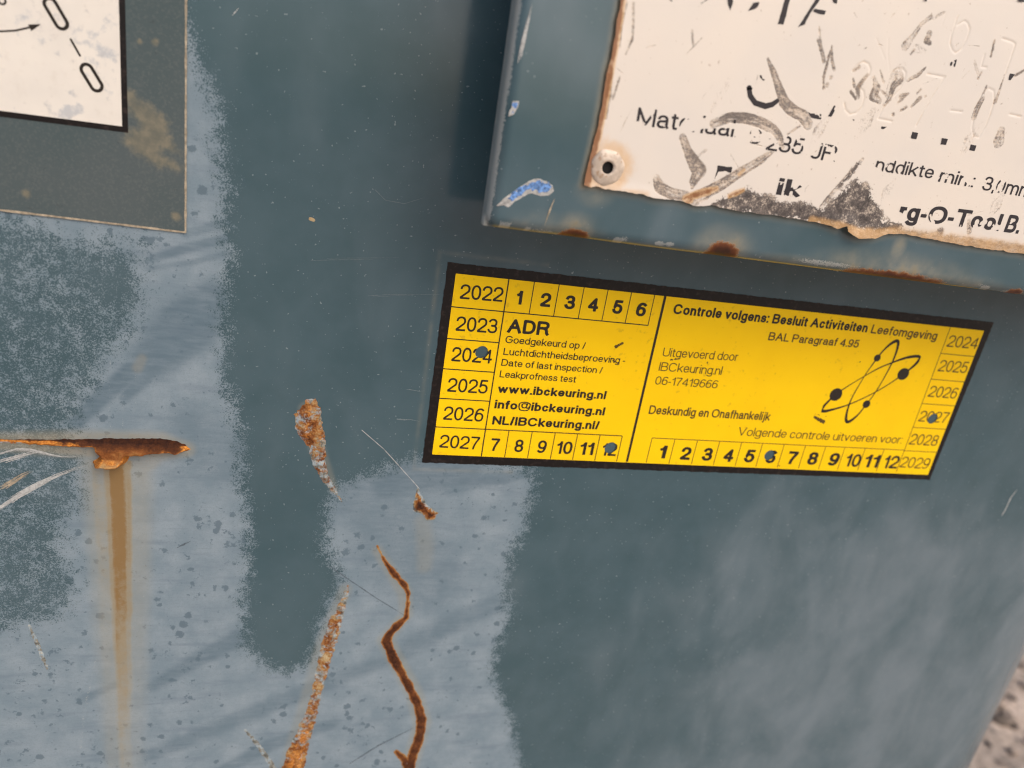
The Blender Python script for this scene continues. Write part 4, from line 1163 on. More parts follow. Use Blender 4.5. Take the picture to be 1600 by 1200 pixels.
def build_holder():
    x0 = at(797, 90, B)[0]; z0 = (at(772, 357, B)[1] + at(1400, 437, B)[1]) / 2
    x1, z1 = x0 + 0.34, z0 + 0.24
    hd = thing('plate_holder', ((x0 + x1) / 2, B, z0), 'teal painted steel plate holder standing off the container, with rusty bottom edge', 'bracket')
    r = 0.0030; th = 0.0065; st = 0.0004
    near = np.concatenate([[0], r * (1 - np.cos(np.linspace(0, math.pi / 2, 10)))[1:]])
    xs = np.concatenate([x0 + near, np.arange(x0 + r + st, x0 + 0.19, st), np.linspace(x0 + 0.19, x1 - r, 25), x1 - near[::-1][1:]])
    zs = np.concatenate([z0 + near, np.arange(z0 + r + st, z0 + 0.115, st), np.linspace(z0 + 0.115, z1 - r, 25), z1 - near[::-1][1:]])
    g = Grid(xs, zs); X, Z = g.X, g.Z
    rx = np.clip(r - np.minimum(X - x0, x1 - X), 0, r); rz = np.clip(r - np.minimum(Z - z0, z1 - Z), 0, r)
    # corners rounded in plan by pulling the outline in
    q = np.minimum(np.hypot(rx, rz), r)
    Yf = B + (r - np.sqrt(np.maximum(r * r - q * q, 0)))
    dent = 0.0007 * np.exp(-((X - at(1130, 392, B)[0]) / 0.006) ** 2 - ((Z - z0) / 0.003) ** 2)
    dent += 0.0009 * np.exp(-((X - at(898, 366, B)[0]) / 0.006) ** 2 - ((Z - z0) / 0.003) ** 2)
    Yf = Yf + dent + 0.0002 * vnoise(X, Z, 60, 2, 2) * 0.4
    rust = np.zeros(X.shape); stain = np.zeros(X.shape); bare = np.zeros(X.shape); smear = np.zeros(X.shape); grime_reflection = np.zeros(X.shape)

    def spot(fld, px, py, rx_, rz_, v):
        c = at(px, py, B); k = pxsize(px, py, B)
        q_ = np.hypot((X - c[0]) / (rx_ * k), (Z - c[1]) / (rz_ * k))
        fld[:] = np.maximum(fld, v * smooth01((1.7 - q_) / (1.5 if fld is rust else 1.3)))
    spot(rust, 898, 372, 26, 15, 0.95); spot(stain, 899, 366, 34, 24, 0.6)
    spot(rust, 1130, 397, 28, 17, 1.1); spot(stain, 1130, 392, 40, 28, 0.55)
    spot(rust, 1400, 438, 96, 13, 0.95); spot(stain, 1400, 430, 110, 24, 0.62); spot(stain, 1398, 405, 10, 40, 0.5)
    spot(stain, 1480, 440, 90, 12, 0.5); spot(rust, 1590, 458, 16, 6, 0.8); spot(stain, 1300, 418, 100, 10, 0.4)
    spot(bare, 1290, 412, 60, 5, 0.62); spot(bare, 850, 362, 26, 5, 0.5); spot(stain, 845, 350, 40, 16, 0.35)
    spot(bare, 1032, 381, 10, 4, 0.75); spot(bare, 1047, 382, 9, 4, 0.75)
    spot(stain, 930, 300, 26, 18, 0.30)
    ez = Z - z0
    stain = stain * np.clip(0.62 + 0.75 * vnoise(X, Z, 230, 61, 4), 0.1, 1.2)
    edge_d = np.minimum(X - x0, ez)
    bare = np.maximum(bare, 0.72 * smooth01(1.25 - edge_d / 0.0028) * smooth01((vnoise(X, Z, 170, 62, 4) - 0.22) / 0.2))
    rust = np.maximum(rust, 0.75 * smooth01(1.2 - ez / 0.0022) * smooth01((vnoise(X, Z, 90, 63, 4) - 0.30) / 0.25))
    stain = np.maximum(stain, 0.50 * smooth01(1 - ez / 0.0013) * (0.7 + 0.5 * vnoise(X, Z, 120, 7, 3)))
    bare = np.maximum(bare, 0.85 * smooth01(1 - (X - x0) / 0.0022))
    grime_reflection = np.maximum(grime_reflection, 0.25 + 0 * X)
    # line of rust round the riveted plate's edge
    PL = ats(PLATE, B)
    dp = poly_sdf(X, Z, PL)
    lft = smooth01((at(1010, 200, B)[0] - X) / 0.02)
    stain = np.maximum(stain, (0.25 + 0.45 * lft) * smooth01(1 - dp / 0.0022))
    rust = np.maximum(rust, 0.62 * lft * smooth01(1 - dp / 0.0008))
    ny, nx = X.shape; idx = np.arange(nx * ny).reshape(ny, nx)
    f = np.stack([idx[:-1, :-1], idx[:-1, 1:], idx[1:, 1:], idx[1:, :-1]], -1).reshape(-1, 4)
    V = np.stack([X, Yf, Z], -1).reshape(-1, 3)
    # rim back to the rear face
    loop = np.concatenate([idx[0, :-1], idx[:-1, -1], idx[-1, :0:-1], idx[:0:-1, 0]])
    back = V[loop].copy(); back[:, 1] = B + th
    n0 = len(V); n = len(loop)
    side = np.stack([loop, n0 + np.arange(n), n0 + (np.arange(n) + 1) % n, np.roll(loop, -1)], 1)
    cb = [n0 + 0, n0 + nx - 1, n0 + nx - 1 + ny - 1, n0 + 2 * (nx - 1) + ny - 1]
    V = np.concatenate([V, back])
    ext = lambda A, v: np.concatenate([A.ravel(), A.ravel()[loop] * v])
    o = mesh('holder_plate', V, [f, side, np.array([[cb[0], cb[3], cb[2], cb[1]]])], M_PAINT, hd,
             {'rust': ext(rust, .6), 'stain': ext(stain, 1), 'bare': ext(bare, 1), 'smear': ext(smear, 1), 'grime_reflection': ext(grime_reflection, 1), 'chalk': ext(0 * X, 0)})
    for sx in (x0 + 0.10, x1 - 0.06):
        boxes('standoff', [(sx - 0.012, sx + 0.012, B + th - 0.0005, 0.0005, z0 + 0.05, z1 - 0.05)], M_PAINT, hd)
    # chips through the coat: pale primer rim, blue undercoat inside
    CH = [(112, 740), (170, 690), (240, 640), (290, 605), (330, 597), (380, 608), (413, 633), (417, 660), (392, 686), (350, 687), (300, 672), (262, 690), (235, 705), (215, 718), (180, 746), (160, 735)]
    scar('paint_chip', [CH], None, 'blue paint chip with pale rim at the lower left corner', .3, 740, 100, 0.0002, 900, 0.00018, 0, mat=M_PRIMER, y0=-0.00006, plane=B, parent=o)
    IN = [(165, 703), (240, 650), (300, 617), (335, 610), (375, 620), (402, 640), (398, 662), (370, 672), (345, 668), (300, 652), (240, 685), (205, 705)]
    scar('paint_chip', [IN], None, None, .3, 740, 100, 0.0009, 1100, 0.00018, 0, mat=M_BLUE, y0=-0.00010, plane=B, parent=o, seed=4)
    scar('paint_chip', [[(205, 195), (238, 192), (225, 235), (205, 265), (182, 272), (190, 240)]], None, 'small pale blue chip at the left edge', .3, 740, 100, 0.0003, 1000, 0.00018, 0, mat=M_PRIMER, y0=-0.00008, plane=B, parent=o, seed=6)
    scar('paint_chip', [[(208, 203), (228, 200), (218, 232), (203, 250)]], None, None, .3, 740, 100, 0.0005, 1100, 0.00016, 0, mat=M_BLUE, y0=-0.00012, plane=B, parent=o, seed=8)
    bundle('scratch', [(866, 310), (858, 330), (849, 356)], 1.0, 4, 0.6, M_RIM, None, 21, parent=o, plane=B)
    bundle('scratch', [(812, 100), (817, 70), (826, 30), (832, 0)], 2.0, 7, 0.7, M_SCRATCH, 'pale scrape along the left edge of the holder', 22, parent=o, plane=B)
    bundle('scratch', [(778, 322), (800, 310), (815, 300)], 2.0, 4, 0.5, M_SCRATCH, None, 23, parent=o, plane=B)
    return hd


PLATE = [(984, -90), (976, -40), (970.5, 0), (964, 35), (957, 80), (949, 108), (941, 160), (934, 197), (925, 235), (912, 289), (953, 296), (1000, 303), (1021, 310), (1060, 313), (1087, 322), (1113, 321), (1136, 326), (1184, 333.5), (1223, 339), (1268, 346), (1286, 349), (1307, 358), (1321, 352), (1321, 361.6), (1338, 372), (1365, 372), (1375, 368.7), (1388, 365.5), (1407, 365), (1450, 373), (1507, 383.5), (1560, 391), (1600, 397.7), (1760, 428), (1820, -20)]
build_holder()


def build_data_plate():
    P = B
    PY = P - 0.0010                                    # front face of the thin plate
    t3 = lambda L: [(900 + .26667 * p[0], .26667 * p[1]) + ((p[2] * .26667,) if len(p) > 2 else ()) for p in L]
    t8 = lambda L: [(1000 + .2625 * p[0], 250 + .2625 * p[1]) + ((p[2] * .2625,) if len(p) > 2 else ()) for p in L]
    c3 = lambda L: [(1260 + .13333 * p[0], 60 + .13333 * p[1]) + ((p[2] * .13333,) if len(p) > 2 else ()) for p in L]
    c4 = lambda L: [(1400 + .13333 * p[0], .13333 * p[1]) + ((p[2] * .13333,) if len(p) > 2 else ()) for p in L]
    z4 = lambda L: [(1200 + .3835 * p[0], .3835 * p[1]) + ((p[2] * .3835,) if len(p) > 2 else ()) for p in L]
    c6 = lambda L: [(1030 + .18125 * p[0], .18125 * p[1]) + ((p[2] * .18125,) if len(p) > 2 else ()) for p in L]
    c5 = lambda L: [(1340 + .1625 * p[0], 220 + .1625 * p[1]) + ((p[2] * .1625,) if len(p) > 2 else ()) for p in L]
    OUT = ats(PLATE, PY)
    root = thing('data_plate', (OUT[:, 0].mean(), B, OUT[:, 1].min()), 'scuffed cream white data plate with worn black print, riveted to the holder', 'sign')
    cell = 0.00022
    xs = np.arange(OUT[:, 0].min() - 0.001, at(1712, 412, PY)[0], cell); zs = np.arange(at(1720, 436, PY)[1], at(1300, -30, PY)[1], cell)
    g = Grid(xs, zs); X, Z = g.X, g.Z
    rc = at(949, 262, PY); kr = pxsize(949, 262, PY)
    d = np.maximum(poly_sdf(X, Z, OUT) + 0.00035 * vnoise(X, Z, 500, 2, 3), 9.6 * kr - np.hypot(X - rc[0], Z - rc[1]))
    scuff = np.zeros(X.shape); dull = np.zeros(X.shape); grime_reflection = np.zeros(X.shape); rust = np.zeros(X.shape); hgt = np.zeros(X.shape)

    def band(fld, L, val=0.9, blur=5.0):
        Q = ats([p[:2] for p in L], PY); k = pxsize(*L[0][:2], PY); rr = [p[2] * k for p in L]
        if fld is scuff and max(p[2] for p in L) > 1.6 and len(Q) > 1:
            rg = np.random.default_rng(int(1000 * abs(L[0][0])) % 99991)
            seg = np.concatenate([[0], np.cumsum(np.hypot(*np.diff(Q, axis=0).T))])
            ts = np.linspace(0, seg[-1], 14)
            cx, cz, cr_ = np.interp(ts, seg, Q[:, 0]), np.interp(ts, seg, Q[:, 1]), np.interp(ts, seg, rr)
            tx, tz = np.gradient(cx), np.gradient(cz); ln = np.hypot(tx, tz) + 1e-12
            g.stamp(fld, lambda x, z: 0.66 * val * smooth01(0.9 - stroke_sdf(x, z, Q, rr) / (3.5 * k)), Q, (max(p[2] for p in L) + 8) * k)
            nb = int(5 + max(p[2] for p in L) * 1.6)
            for j in range(nb):
                u = rg.uniform(-0.95, 0.95); i0 = rg.integers(0, 5); i1 = rg.integers(9, 15)
                ox = cx - tz / ln * u * cr_; oz = cz + tx / ln * u * cr_
                QQ = np.stack([ox, oz], 1)[i0:i1]; wv_ = rg.uniform(0.55, 1.1) * (1.15 if abs(u) > 0.6 else 0.9)
                r2 = (cr_ * rg.uniform(0.08, 0.22))[i0:i1]
                g.stamp(fld, lambda x, z: min(wv_, 1) * val * smooth01(0.7 - stroke_sdf(x, z, QQ, r2) / (1.8 * k)), QQ, max(r2) + 4 * k)
            return
        g.stamp(fld, lambda x, z: np.clip(val * (0.5 - stroke_sdf(x, z, Q, rr) / (blur * k) + 0.25), 0, val), Q, (max(p[2] for p in L) + blur * 2) * k)
    for L, v in ((t3([(805, 725, 24), (900, 690, 26), (1000, 695, 28), (1080, 720, 27), (1150, 755, 25), (1192, 805, 20), (1210, 865, 10)]), .95),
                 (t3([(1122, 345, 5), (1160, 430, 16), (1190, 520, 22), (1220, 600, 30), (1270, 650, 32), (1330, 680, 32), (1360, 730, 30)]), .95),
                 (t3([(1310, 740, 5), (1240, 788, 3)]), .8), (t3([(625, 805, 20), (650, 880, 24), (690, 960, 38), (722, 1000, 44), (690, 1060, 26), (680, 1100, 8)]), .92),
                 (t3([(712, 920, 8), (760, 880, 7)]), .85), (t3([(470, 1045, 20), (490, 1100, 30), (560, 1135, 30), (640, 1150, 28)]), .9),
                 (t3([(660, 1185, 40), (850, 1085, 30), (980, 1000, 25), (1080, 940, 22), (1150, 890, 10)]), .84), (t3([(680, 180, 6), (685, 265, 4)]), .9),
                 (t3([(335, 20, 6), (336, 130, 6), (330, 230, 5), (290, 320, 2)]), .85), (t3([(205, 400, 10), (188, 560, 18), (172, 690, 8)]), .95), (t3([(255, 455, 3), (215, 580, 5)]), .8),
                 (t3([(295, 15, 8), (262, 150, 8), (255, 280, 4)]), .8), (t3([(1425, 160, 3), (1432, 280, 9), (1450, 360, 9)]), .9),
                 (c3([(130, 20, 8), (180, 140, 18), (205, 270, 20)]), .95), (c3([(278, 150, 6), (240, 300, 8), (200, 450, 12), (200, 590, 10)]), .9), (c3([(295, 90, 4), (298, 260, 15), (325, 370, 14)]), .95),
                 (c3([(285, 460, 22)]), .75), (c3([(240, 545, 24)]), .7), (c3([(555, 380, 8), (615, 335, 10)]), .95), (c3([(545, 480, 10), (560, 560, 16)]), .9),
                 (c3([(715, 430, 16), (640, 520, 22), (600, 590, 26), (605, 690, 18)]), 1.0), (c3([(515, 625, 6), (575, 705, 12)]), 1.0), (c3([(790, 455, 14), (820, 580, 45), (780, 680, 50), (850, 740, 30)]), .85),
                 (c3([(860, 370, 4), (900, 510, 8)]), .85), (c3([(1080, 420, 50), (1100, 480, 50), (1020, 560, 36), (980, 700, 26), (915, 785, 10)]), .82), (c3([(860, 600, 8), (950, 690, 16)]), .9),
                 (c3([(1110, 685, 28), (1190, 650, 9)]), .92), (c3([(1060, 770, 14), (1180, 655, 9)]), .92), (c3([(1330, 700, 20), (1230, 800, 10)]), .95), (c3([(1185, 495, 14), (1310, 430, 18), (1395, 345, 4)]), .92),
                 (c3([(1100, 850, 8), (1170, 810, 5)]), .85), (c3([(1015, 895, 12)]), .95), (c3([(1300, 640, 9), (1340, 600, 8)]), .9), (c3([(1395, 680, 12)]), .8),
                 (c4([(405, 200, 24), (300, 280, 18), (200, 420, 30), (110, 540, 50)]), .80), (c4([(440, 220, 16), (585, 125, 10)]), .75), (c4([(385, 400, 34), (350, 480, 26), (395, 508, 20)]), .95), (c4([(210, 590, 8), (170, 640, 8)]), .8),
                 (c4([(1152, 480, 4), (1112, 660, 7)]), 1.0), (c4([(1000, 850, 6), (960, 920, 8)]), .85), (c4([(1060, 1010, 6), (1010, 1140, 14)]), .98), (c4([(1505, 820, 9), (1390, 890, 4)]), .95), (c4([(1270, 880, 3), (1205, 1080, 12), (1160, 1195, 18)]), .92),
                 (z4([(948, 535, 16), (940, 575, 24)]), .85), (z4([(875, 400, 8), (848, 450, 12), (838, 480, 10)]), .9), (z4([(840, 250, 4), (858, 310, 6)]), .7), (z4([(640, 210, 7), (600, 200, 18), (560, 210, 12)]), .4),
                 (z4([(385, 650, 5), (340, 700, 8), (260, 790, 8), (215, 845, 8)]), .85), (z4([(700, 945, 14)]), .85), (z4([(818, 900, 6), (818, 945, 10)]), .9)):
        band(scuff, L, v)
    rg0 = np.random.default_rng(5)
    for q in range(95):
        px, py = rg0.uniform(960, 1600), rg0.uniform(-10, 330); a_ = rg0.normal(2.0, 0.7); l_ = rg0.lognormal(2.4, 0.7)
        band(scuff, [(px, py, 0.25), (px + l_ * math.cos(a_) * .5 + rg0.normal(), py + l_ * math.sin(a_) * .5, 0.5), (px + l_ * math.cos(a_), py + l_ * math.sin(a_), 0.2)], rg0.uniform(0.35, 0.72), 2.0)
    for px, py, l_, r_ in ((1300, 175, 60, 18), (1370, 165, 50, 22), (1420, 90, 60, 20), (1535, 190, 60, 18), (1150, 110, 70, 16), (1400, 280, 40, 18), (1570, 300, 40, 20), (1240, 300, 50, 14)):
        band(scuff, [(px, py, 1.5), (px - l_ * .35, py + l_ * .5, r_ * .5), (px - l_ * .6, py + l_, 1.5)], 0.44, 14)
    for L, v in ((t3([(830, 690, 8), (920, 675, 12), (990, 680, 6)]), .9), (c3([(640, 530, 12), (600, 590, 22), (605, 690, 14)]), 1.0), (c3([(515, 625, 6), (575, 705, 12)]), 1.0), (c4([(400, 195, 22)]), .9), (c4([(360, 500, 16), (395, 508, 16)]), .9), (c4([(1140, 560, 5), (1112, 660, 6)]), .8), (c3([(780, 640, 22), (790, 720, 24)]), .6), (c3([(1310, 440, 12)]), .7), (c3([(1330, 705, 12), (1270, 770, 10)]), .7), (c4([(1040, 1060, 8), (1010, 1140, 10)]), .8), (t3([(700, 900, 5), (745, 975, 6)]), .6), (t3([(1430, 270, 6), (1450, 350, 6)]), .6)):
        band(dull, L, v, 8)
    G1 = t8([(430, 262), (500, 225), (560, 228), (640, 188), (700, 205), (780, 245), (860, 268), (1000, 268), (1090, 302), (1180, 215), (1235, 170), (1290, 118), (1340, 170), (1372, 190), (1392, 250), (1422, 312), (1440, 362), (1490, 380), (1400, 425), (1300, 390), (1230, 384), (1090, 372), (850, 340), (700, 320), (520, 290)])
    dg = poly_sdf(X, Z, ats(G1, PY)); k = pxsize(1200, 320, PY)
    grime_reflection = np.clip(0.62 - dg / (26 * k) + 0.18 * vnoise(X, Z, 220, 9, 3), 0, 1)
    for L, v in ((t8([(1300, 25, 5), (1240, 100, 8), (1190, 150, 6)]), .75), (t8([(1400, 420, 10), (1480, 390, 14), (1540, 400, 12)]), .85)):
        band(grime_reflection, L, v, 12)
    edge = ats([(1395, 366), (1507, 383), (1600, 397), (1720, 420)], PY)
    dd = stroke_sdf(X, Z, edge, [0.0008, 0.0014, 0.0019, 0.002])
    scuff = np.maximum(scuff, np.clip(0.8 - dd / 0.0025, 0, 0.9))
    rust = np.maximum(rust, 0.40 * smooth01(1 - dd / 0.0030))
    for L, v, bl in ((t8([(270, 225, 10), (360, 200, 16), (455, 172, 6)]), .85, 22), (t8([(530, 215, 6), (570, 197, 10), (615, 178, 4)]), .8, 18), (t8([(590, 85, 8), (620, 60, 8)]), .5, 14), (t8([(300, 235, 14), (280, 250, 14)]), .8, 20)):
        band(rust, L, v, bl * .3)
    # rusty left edge and halo of the rivet
    LE = ats([(972, -10), (957, 80), (941, 160), (925, 235), (913, 288)], PY)
    dl = stroke_sdf(X, Z, LE, [0.0003, 0.0005, 0.0007, 0.001, 0.0012])
    rust = np.maximum(rust, 0.95 * smooth01(1 - dl / 0.0013))
    rc = at(949, 262, PY)
    rr_ = np.hypot(X - rc[0], Z - rc[1])
    rust = np.maximum(rust, 0.46 * np.exp(-((rr_ - 0.0045) / 0.0022) ** 2))
    for L in ([(420, 1140, 8), (300, 1115, 6), (120, 1095, 6)],):
        band(rust, t3(L), .35, 8)
    # stamped digits pressed into the sheet
    GR = [c3([(545, 375), (600, 310), (670, 270), (730, 300), (750, 360), (740, 430), (690, 490), (610, 560)]), c3([(620, 570), (670, 620), (680, 700), (650, 800), (590, 870), (510, 890), (460, 840), (445, 760)]),
          c3([(990, 410), (1050, 360), (1120, 350), (1165, 400), (1150, 500), (1090, 600), (980, 720), (900, 820), (840, 940), (1000, 970)]),
          c4([(370, 865), (575, 905), (500, 1020), (390, 1190)]), c3([(1440, 760), (1380, 850), (1290, 1020)]),
          c4([(960, 120), (940, 30), (890, 0), (820, 50), (760, 130), (710, 230), (690, 300), (650, 420), (635, 510), (660, 590), (700, 620), (770, 570), (830, 460), (865, 340), (840, 270), (800, 245), (720, 290)]),
          c4([(1250, 450), (1370, 490), (1400, 520), (1340, 700), (1280, 880)]), c4([(1040, 640), (1000, 780), (1060, 790)]), z4([(745, 450), (790, 455)]), z4([(985, 465), (1030, 475)]),
          z4([(850, 430), (872, 385), (900, 360), (920, 370), (922, 410), (905, 470), (885, 520), (860, 560), (838, 555), (832, 520), (840, 470), (850, 430)]),
          c4([(610, 0), (590, 140), (540, 290)]), c3([(820, 0), (880, 140), (920, 240)]), c3([(960, 0), (955, 200), (975, 370)])]
    grv = np.zeros(X.shape)
    for i, L in enumerate(GR):
        Q = ats(L, PY); k = pxsize(*L[0], PY); w_ = (1.35 if i < 11 else 0.9) * k; dep = 0.00012 if i < 11 else 0.00005
        g.stamp(grv, lambda x, z: dep * np.exp(-(np.maximum(stroke_sdf(x, z, Q, [0] * len(Q)), 0) / w_) ** 2), Q, 6 * k)
    hgt = hgt - grv
    g2 = grv / 0.00012
    rust = np.maximum(rust, 0.20 * g2)
    tear = ats([(1268, 345), (1310, 356), (1338, 369), (1368, 369), (1395, 363)], PY)
    dt = stroke_sdf(X, Z, tear, [0.0004, 0.0008, 0.0014, 0.0014, 0.0006])
    rust = np.maximum(rust, 0.50 * smooth01(1 - dt / 0.0018)); scuff = np.maximum(scuff, 0.8 * smooth01(1 - dt / 0.0025))
    # curled, torn bottom edge
    cu = np.exp(-((X - at(1335, 365, PY)[0]) / 0.008) ** 2) * smooth01(1 - (-d) / 0.004)
    hgt = hgt + 0.0012 * cu + 0.0003 * smooth01(1 + d / 0.003) * vnoise(X, Z, 90, 14, 2)
    sheet = march(X, Z, d, PY, 'plate_sheet', M_PLATE, root, {'scuff': scuff, 'dull': dull, 'grime_reflection': grime_reflection, 'rust': rust}, hgt)
    # the plate goes on beyond the picture, and has a thin edge down to the holder
    xr = xs[-1]; zt = zs[-1]
    far = ats([(1820, -20)], PY)[0]
    slab('plate_core', [tuple(p) for p in (at(1000, 284, PY), (xr + 0.04, at(1700, 398, PY)[1]), (xr + 0.04, zt + 0.05), (at(1000, 284, PY)[0], zt + 0.05))], B + 0.0002, PY + 0.0002, M_PLATE, root)
    xl = OUT[:, 0].min() + 0.0008
    slab('plate_upper_edge', [(xl, zt - 0.004), (at(1000, 284, PY)[0] - 0.0002, zt - 0.004), (at(1000, 284, PY)[0] - 0.0002, zt + 0.05), (xl, zt + 0.05)], B + 0.0002, PY + 0.0001, M_PLATE, root)
    # print, with the worn places missing
    IY = PY - 0.00004

    def wear(thr, seed, erase=(), fr=420, amp=0.0009):
        EP = [(ats([p[:2] for p in L], PY), [p[2] * pxsize(*L[0][:2], PY) for p in L]) for L in erase]

        def fn(x, z):
            w_ = amp * (vnoise(x, z, fr, seed, 4) - thr)
            for Q, rr in EP: w_ = np.maximum(w_, -stroke_sdf(x, z, Q, rr) + 0.00025 * vnoise(x, z, 1200, seed + 1, 2))
            return w_
        return fn
    T = lambda s, a, b, cap, wgt, w_: text_mesh('worn_print', s, a, b, cap, wgt, PY, IY, M_PINK, sheet, w_, 1 / 40)
    T('Materiaal:', t3([(350, 733)])[0], t3([(942, 806)])[0], 29, 'regular', wear(.42, 3, (t3([(455, 640, 9), (440, 730, 3)]), t3([(600, 780, 18), (650, 740, 38), (760, 725, 26), (880, 730, 18), (960, 745, 14)]), t3([(810, 840, 8)]), t3([(640, 770, 20)]))))
    T('S', t3([(1003, 838)])[0], t3([(1075, 848)])[0], 24, 'regular', wear(.3, 5, (t3([(1010, 815, 16)]),)))
    T('235', t3([(1110, 878)])[0], t3([(1322, 908)])[0], 27, 'regular', wear(.36, 6, (t3([(1120, 790, 22), (1180, 790, 18), (1200, 850, 12)]), t3([(1215, 870, 9)]))))
    T('JR', t3([(1365, 925)])[0], t3([(1512, 952)])[0], 27, 'regular', wear(.36, 7, (t3([(1500, 930, 14), (1510, 860, 8)]),)))
    T('nddikte', c5([(160, 285)])[0], c5([(716, 366)])[0], 22, 'regular', wear(.26, 8, (c5([(150, 280, 30), (210, 300, 24)]), c5([(400, 270, 12), (400, 340, 18)]), c5([(590, 300, 14)]))))
    T('min.:', c5([(770, 392)])[0], c5([(1105, 448)])[0], 22, 'regular', wear(.36, 9, (c5([(1045, 340, 26), (1060, 430, 8)]), c5([(1110, 400, 16)]))))
    T('3,0mm', c5([(1190, 472)])[0], c5([(1660, 548)])[0], 23, 'regular', wear(.40, 10, (c5([(1360, 430, 18), (1345, 480, 12)]), c5([(1285, 480, 5)]))))
    T('rg-O-Tool', c5([(378, 755)])[0], c5([(1352, 868)])[0], 29, 'bold', wear(.42, 11, (c5([(360, 720, 40), (430, 740, 30)]), c5([(700, 720, 12), (730, 790, 14)]), c5([(1070, 790, 18)]), c5([(1180, 800, 10), (1220, 780, 28)])), 300))
    T('B.V.', c5([(1402, 876)])[0], c5([(1700, 915)])[0], 29, 'bold', wear(.62, 22, (c5([(1470, 790, 7), (1500, 770, 7)]), c5([(1400, 850, 14)])), 300))
    T('ik', c5([(-800 + 20, 470)])[0] if False else t8([(808, 205)])[0], t8([(945, 222)])[0], 27, 'bold', wear(.32, 13, (t8([(840, 140, 6)]), t8([(900, 195, 12)])), 330))
    # loose fragments of the larger words
    FR = [c6([(585, -30), (636, -30), (632, 30), (612, 95), (600, 60), (588, 30)]), c6([(810, 20), (862, 20), (850, 60), (830, 75), (765, 95), (790, 60)]), c6([(1088, -30), (1136, -30), (1070, 215), (1022, 208)]),
          c6([(1365, -30), (1400, -20), (1300, 120), (1255, 210), (1195, 235), (1240, 165), (1300, 70)]), c6([(1340, 72), (1435, 95), (1425, 125), (1370, 118), (1320, 100)]), c6([(1490, -20), (1535, -20), (1530, 35), (1500, 25)]),
          c6([(865, 650), (882, 645), (890, 680), (912, 685), (902, 698), (870, 672)]), c6([(90, -10), (115, 8), (108, 14), (84, -2)]), c6([(355, 38), (358, 30), (410, -6), (420, -2)]), c6([(755, 755), (805, 755), (800, 775), (757, 775)]),
          c3([(12, 855), (55, 880), (180, 885), (170, 950), (120, 945), (60, 930), (30, 890)]), c3([(330, 770), (345, 825), (290, 920), (250, 915)]), c3([(535, 945), (562, 950), (555, 970)]), c3([(880, 1030), (942, 1035), (905, 1062), (872, 1057)]),
          c4([(645, 690), (712, 700), (690, 785), (628, 770)]), c4([(1335, 862), (1392, 872), (1340, 945), (1312, 935)]), c4([(1420, -10), (1500, -10), (1510, 28), (1440, 16)]), c4([(330, -20), (350, -10), (362, 10), (340, 15)]),
          z4([(588, 537), (612, 541), (604, 567), (582, 563)]), z4([(708, 562), (733, 567), (725, 592), (702, 588)]), z4([(826, 588), (850, 592), (842, 616), (818, 612)]),
          t8([(462, 33), (548, 42), (543, 76), (505, 66), (458, 70)]), t8([(458, 66), (464, 70), (442, 125), (438, 125)])]
    gx = np.arange(OUT[:, 0].min(), xr, 0.00016); gz = np.arange(at(1100, 345, PY)[1], zt, 0.00016)
    for i, L in enumerate(FR):
        Q = ats(L, PY); lo, hi = Q.min(0) - 0.001, Q.max(0) + 0.001
        XX, ZZ = np.meshgrid(np.arange(lo[0], hi[0], 0.00012), np.arange(lo[1], hi[1], 0.00012))
        dd = poly_sdf(XX, ZZ, Q)
        thr = 0.75 if i not in (4, 10, 11, 14, 5) else 0.38
        dd = np.maximum(dd + 0.00012 * vnoise(XX, ZZ, 900, i, 3), 0.0006 * (vnoise(XX, ZZ, 600, 40 + i, 3) - thr))
        march(XX, ZZ, dd, IY, 'worn_print', M_PINK, sheet)
    ARC = t3([(1014, 515, 15), (1020, 560, 15), (1050, 603, 15), (1110, 622, 16), (1150, 612, 15), (1178, 592, 13)])
    Q = ats([p[:2] for p in ARC], PY); k = pxsize(1180, 150, PY)
    XX, ZZ = np.meshgrid(np.arange(Q[:, 0].min() - .003, Q[:, 0].max() + .003, 0.00014), np.arange(Q[:, 1].min() - .003, Q[:, 1].max() + .003, 0.00014))
    march(XX, ZZ, np.maximum(stroke_sdf(XX, ZZ, Q, [p[2] * k for p in ARC]), 0.0006 * (vnoise(XX, ZZ, 500, 77, 3) - .8)), IY, 'worn_print', M_PINK, sheet)
    # blind rivet: domed washer head with the hollow stem
    rv = empty('rivet'); rv.parent = root
    bpy.data.objects.remove(rv)
    k = pxsize(949, 262, PY)
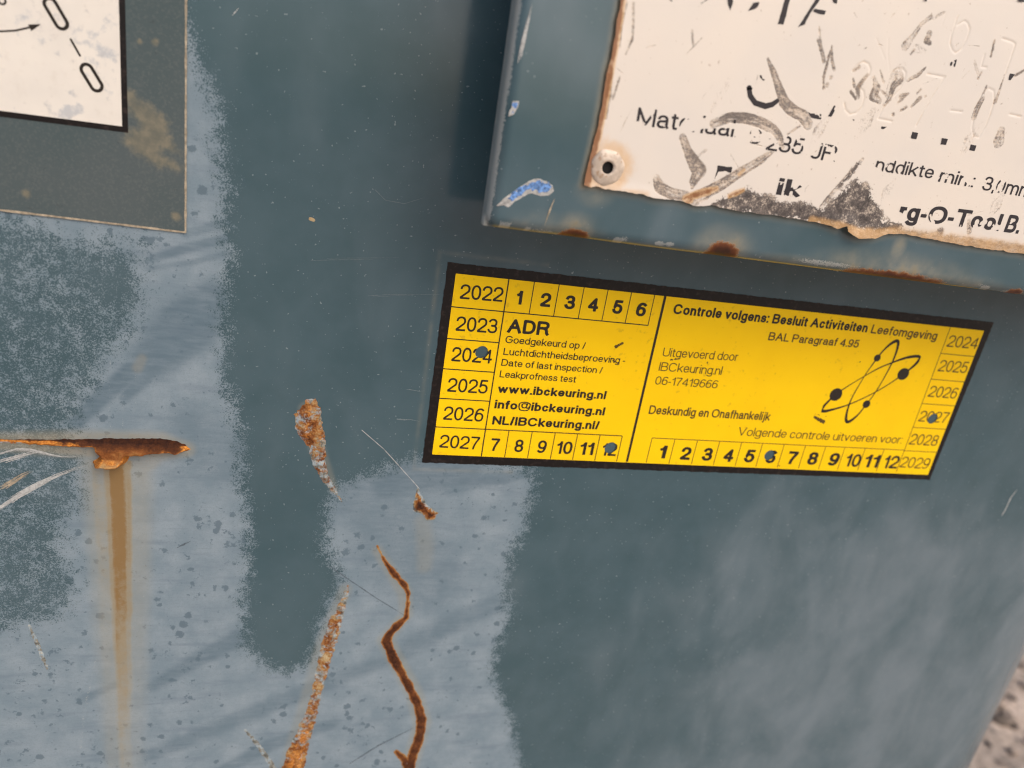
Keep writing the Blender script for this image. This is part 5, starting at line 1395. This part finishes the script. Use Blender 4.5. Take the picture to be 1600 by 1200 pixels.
    prof = [(0.0, 4.0), (3.2, 4.0), (8.6, 4.0), (9.2, -1.5), (10.5, -3.4), (12.5, -4.2), (14.5, -4.0), (18, -3.9), (22, -3.2), (25.5, -1.8), (27.2, 0.0), (27.4, 3.0)]
    ns = 64; a = np.linspace(0, 2 * math.pi, ns, endpoint=False)
    V = []
    for i, (r_, y_) in enumerate(prof):
        wob = 1 + (0.03 * np.sin(a * 3 + 1) + 0.02 * np.sin(a * 7)) * (r_ > 10)
        V.append(np.stack([rc[0] + r_ * k * wob * np.cos(a), np.full(ns, PY + y_ * k), rc[1] + r_ * k * wob * np.sin(a)], 1))
    Fc, Fh = [], []
    for i in range(len(prof) - 1):
        for j in range(ns):
            q = (i * ns + j, i * ns + (j + 1) % ns, (i + 1) * ns + (j + 1) % ns, (i + 1) * ns + j)
            (Fh if i < 3 else Fc).append(q[::-1])
    V = np.concatenate(V)
    head = mesh('rivet', V, np.array(Fc), rivet_material(rc, k), root)
    Vh = np.concatenate([V[:4 * ns]])
    Vh = Vh - 0
    mesh('rivet_hole', np.concatenate([V[ns:4 * ns]]), np.array([[i * ns + j, (i + 1) * ns + j, (i + 1) * ns + (j + 1) % ns, i * ns + (j + 1) % ns] for i in range(1) for j in range(ns)]), M_HOLE, head)
    mesh('rivet_hole', np.stack([rc[0] + 9.1 * k * np.cos(a), np.full(ns, PY + 3.0 * k), rc[1] + 9.1 * k * np.sin(a)], 1), np.array([[0, j, j + 1] for j in range(1, ns - 1)]), M_HOLE, head)


def rivet_material(rc, k):
    n = NT('weathered_rivet')
    a = n.noise(260, 4, 0.6); b = n.noise(1400, 3, 0.6)
    col = n.mix(n.ss(a, 0.35, 0.65), (0.40, 0.33, 0.27), (0.66, 0.56, 0.47))
    col = n.mix(n.ss(n.noise(420, 3, 0.6, loc=(2, 5, 1)), 0.56, 0.66, 0.0, 0.75), col, (0.27, 0.15, 0.075))
    n.bump(n.add(a, n.mul(b, 0.4)), 0.0003, 0.5)
    return n.out(col, 0.5, 0.4)


build_data_plate()
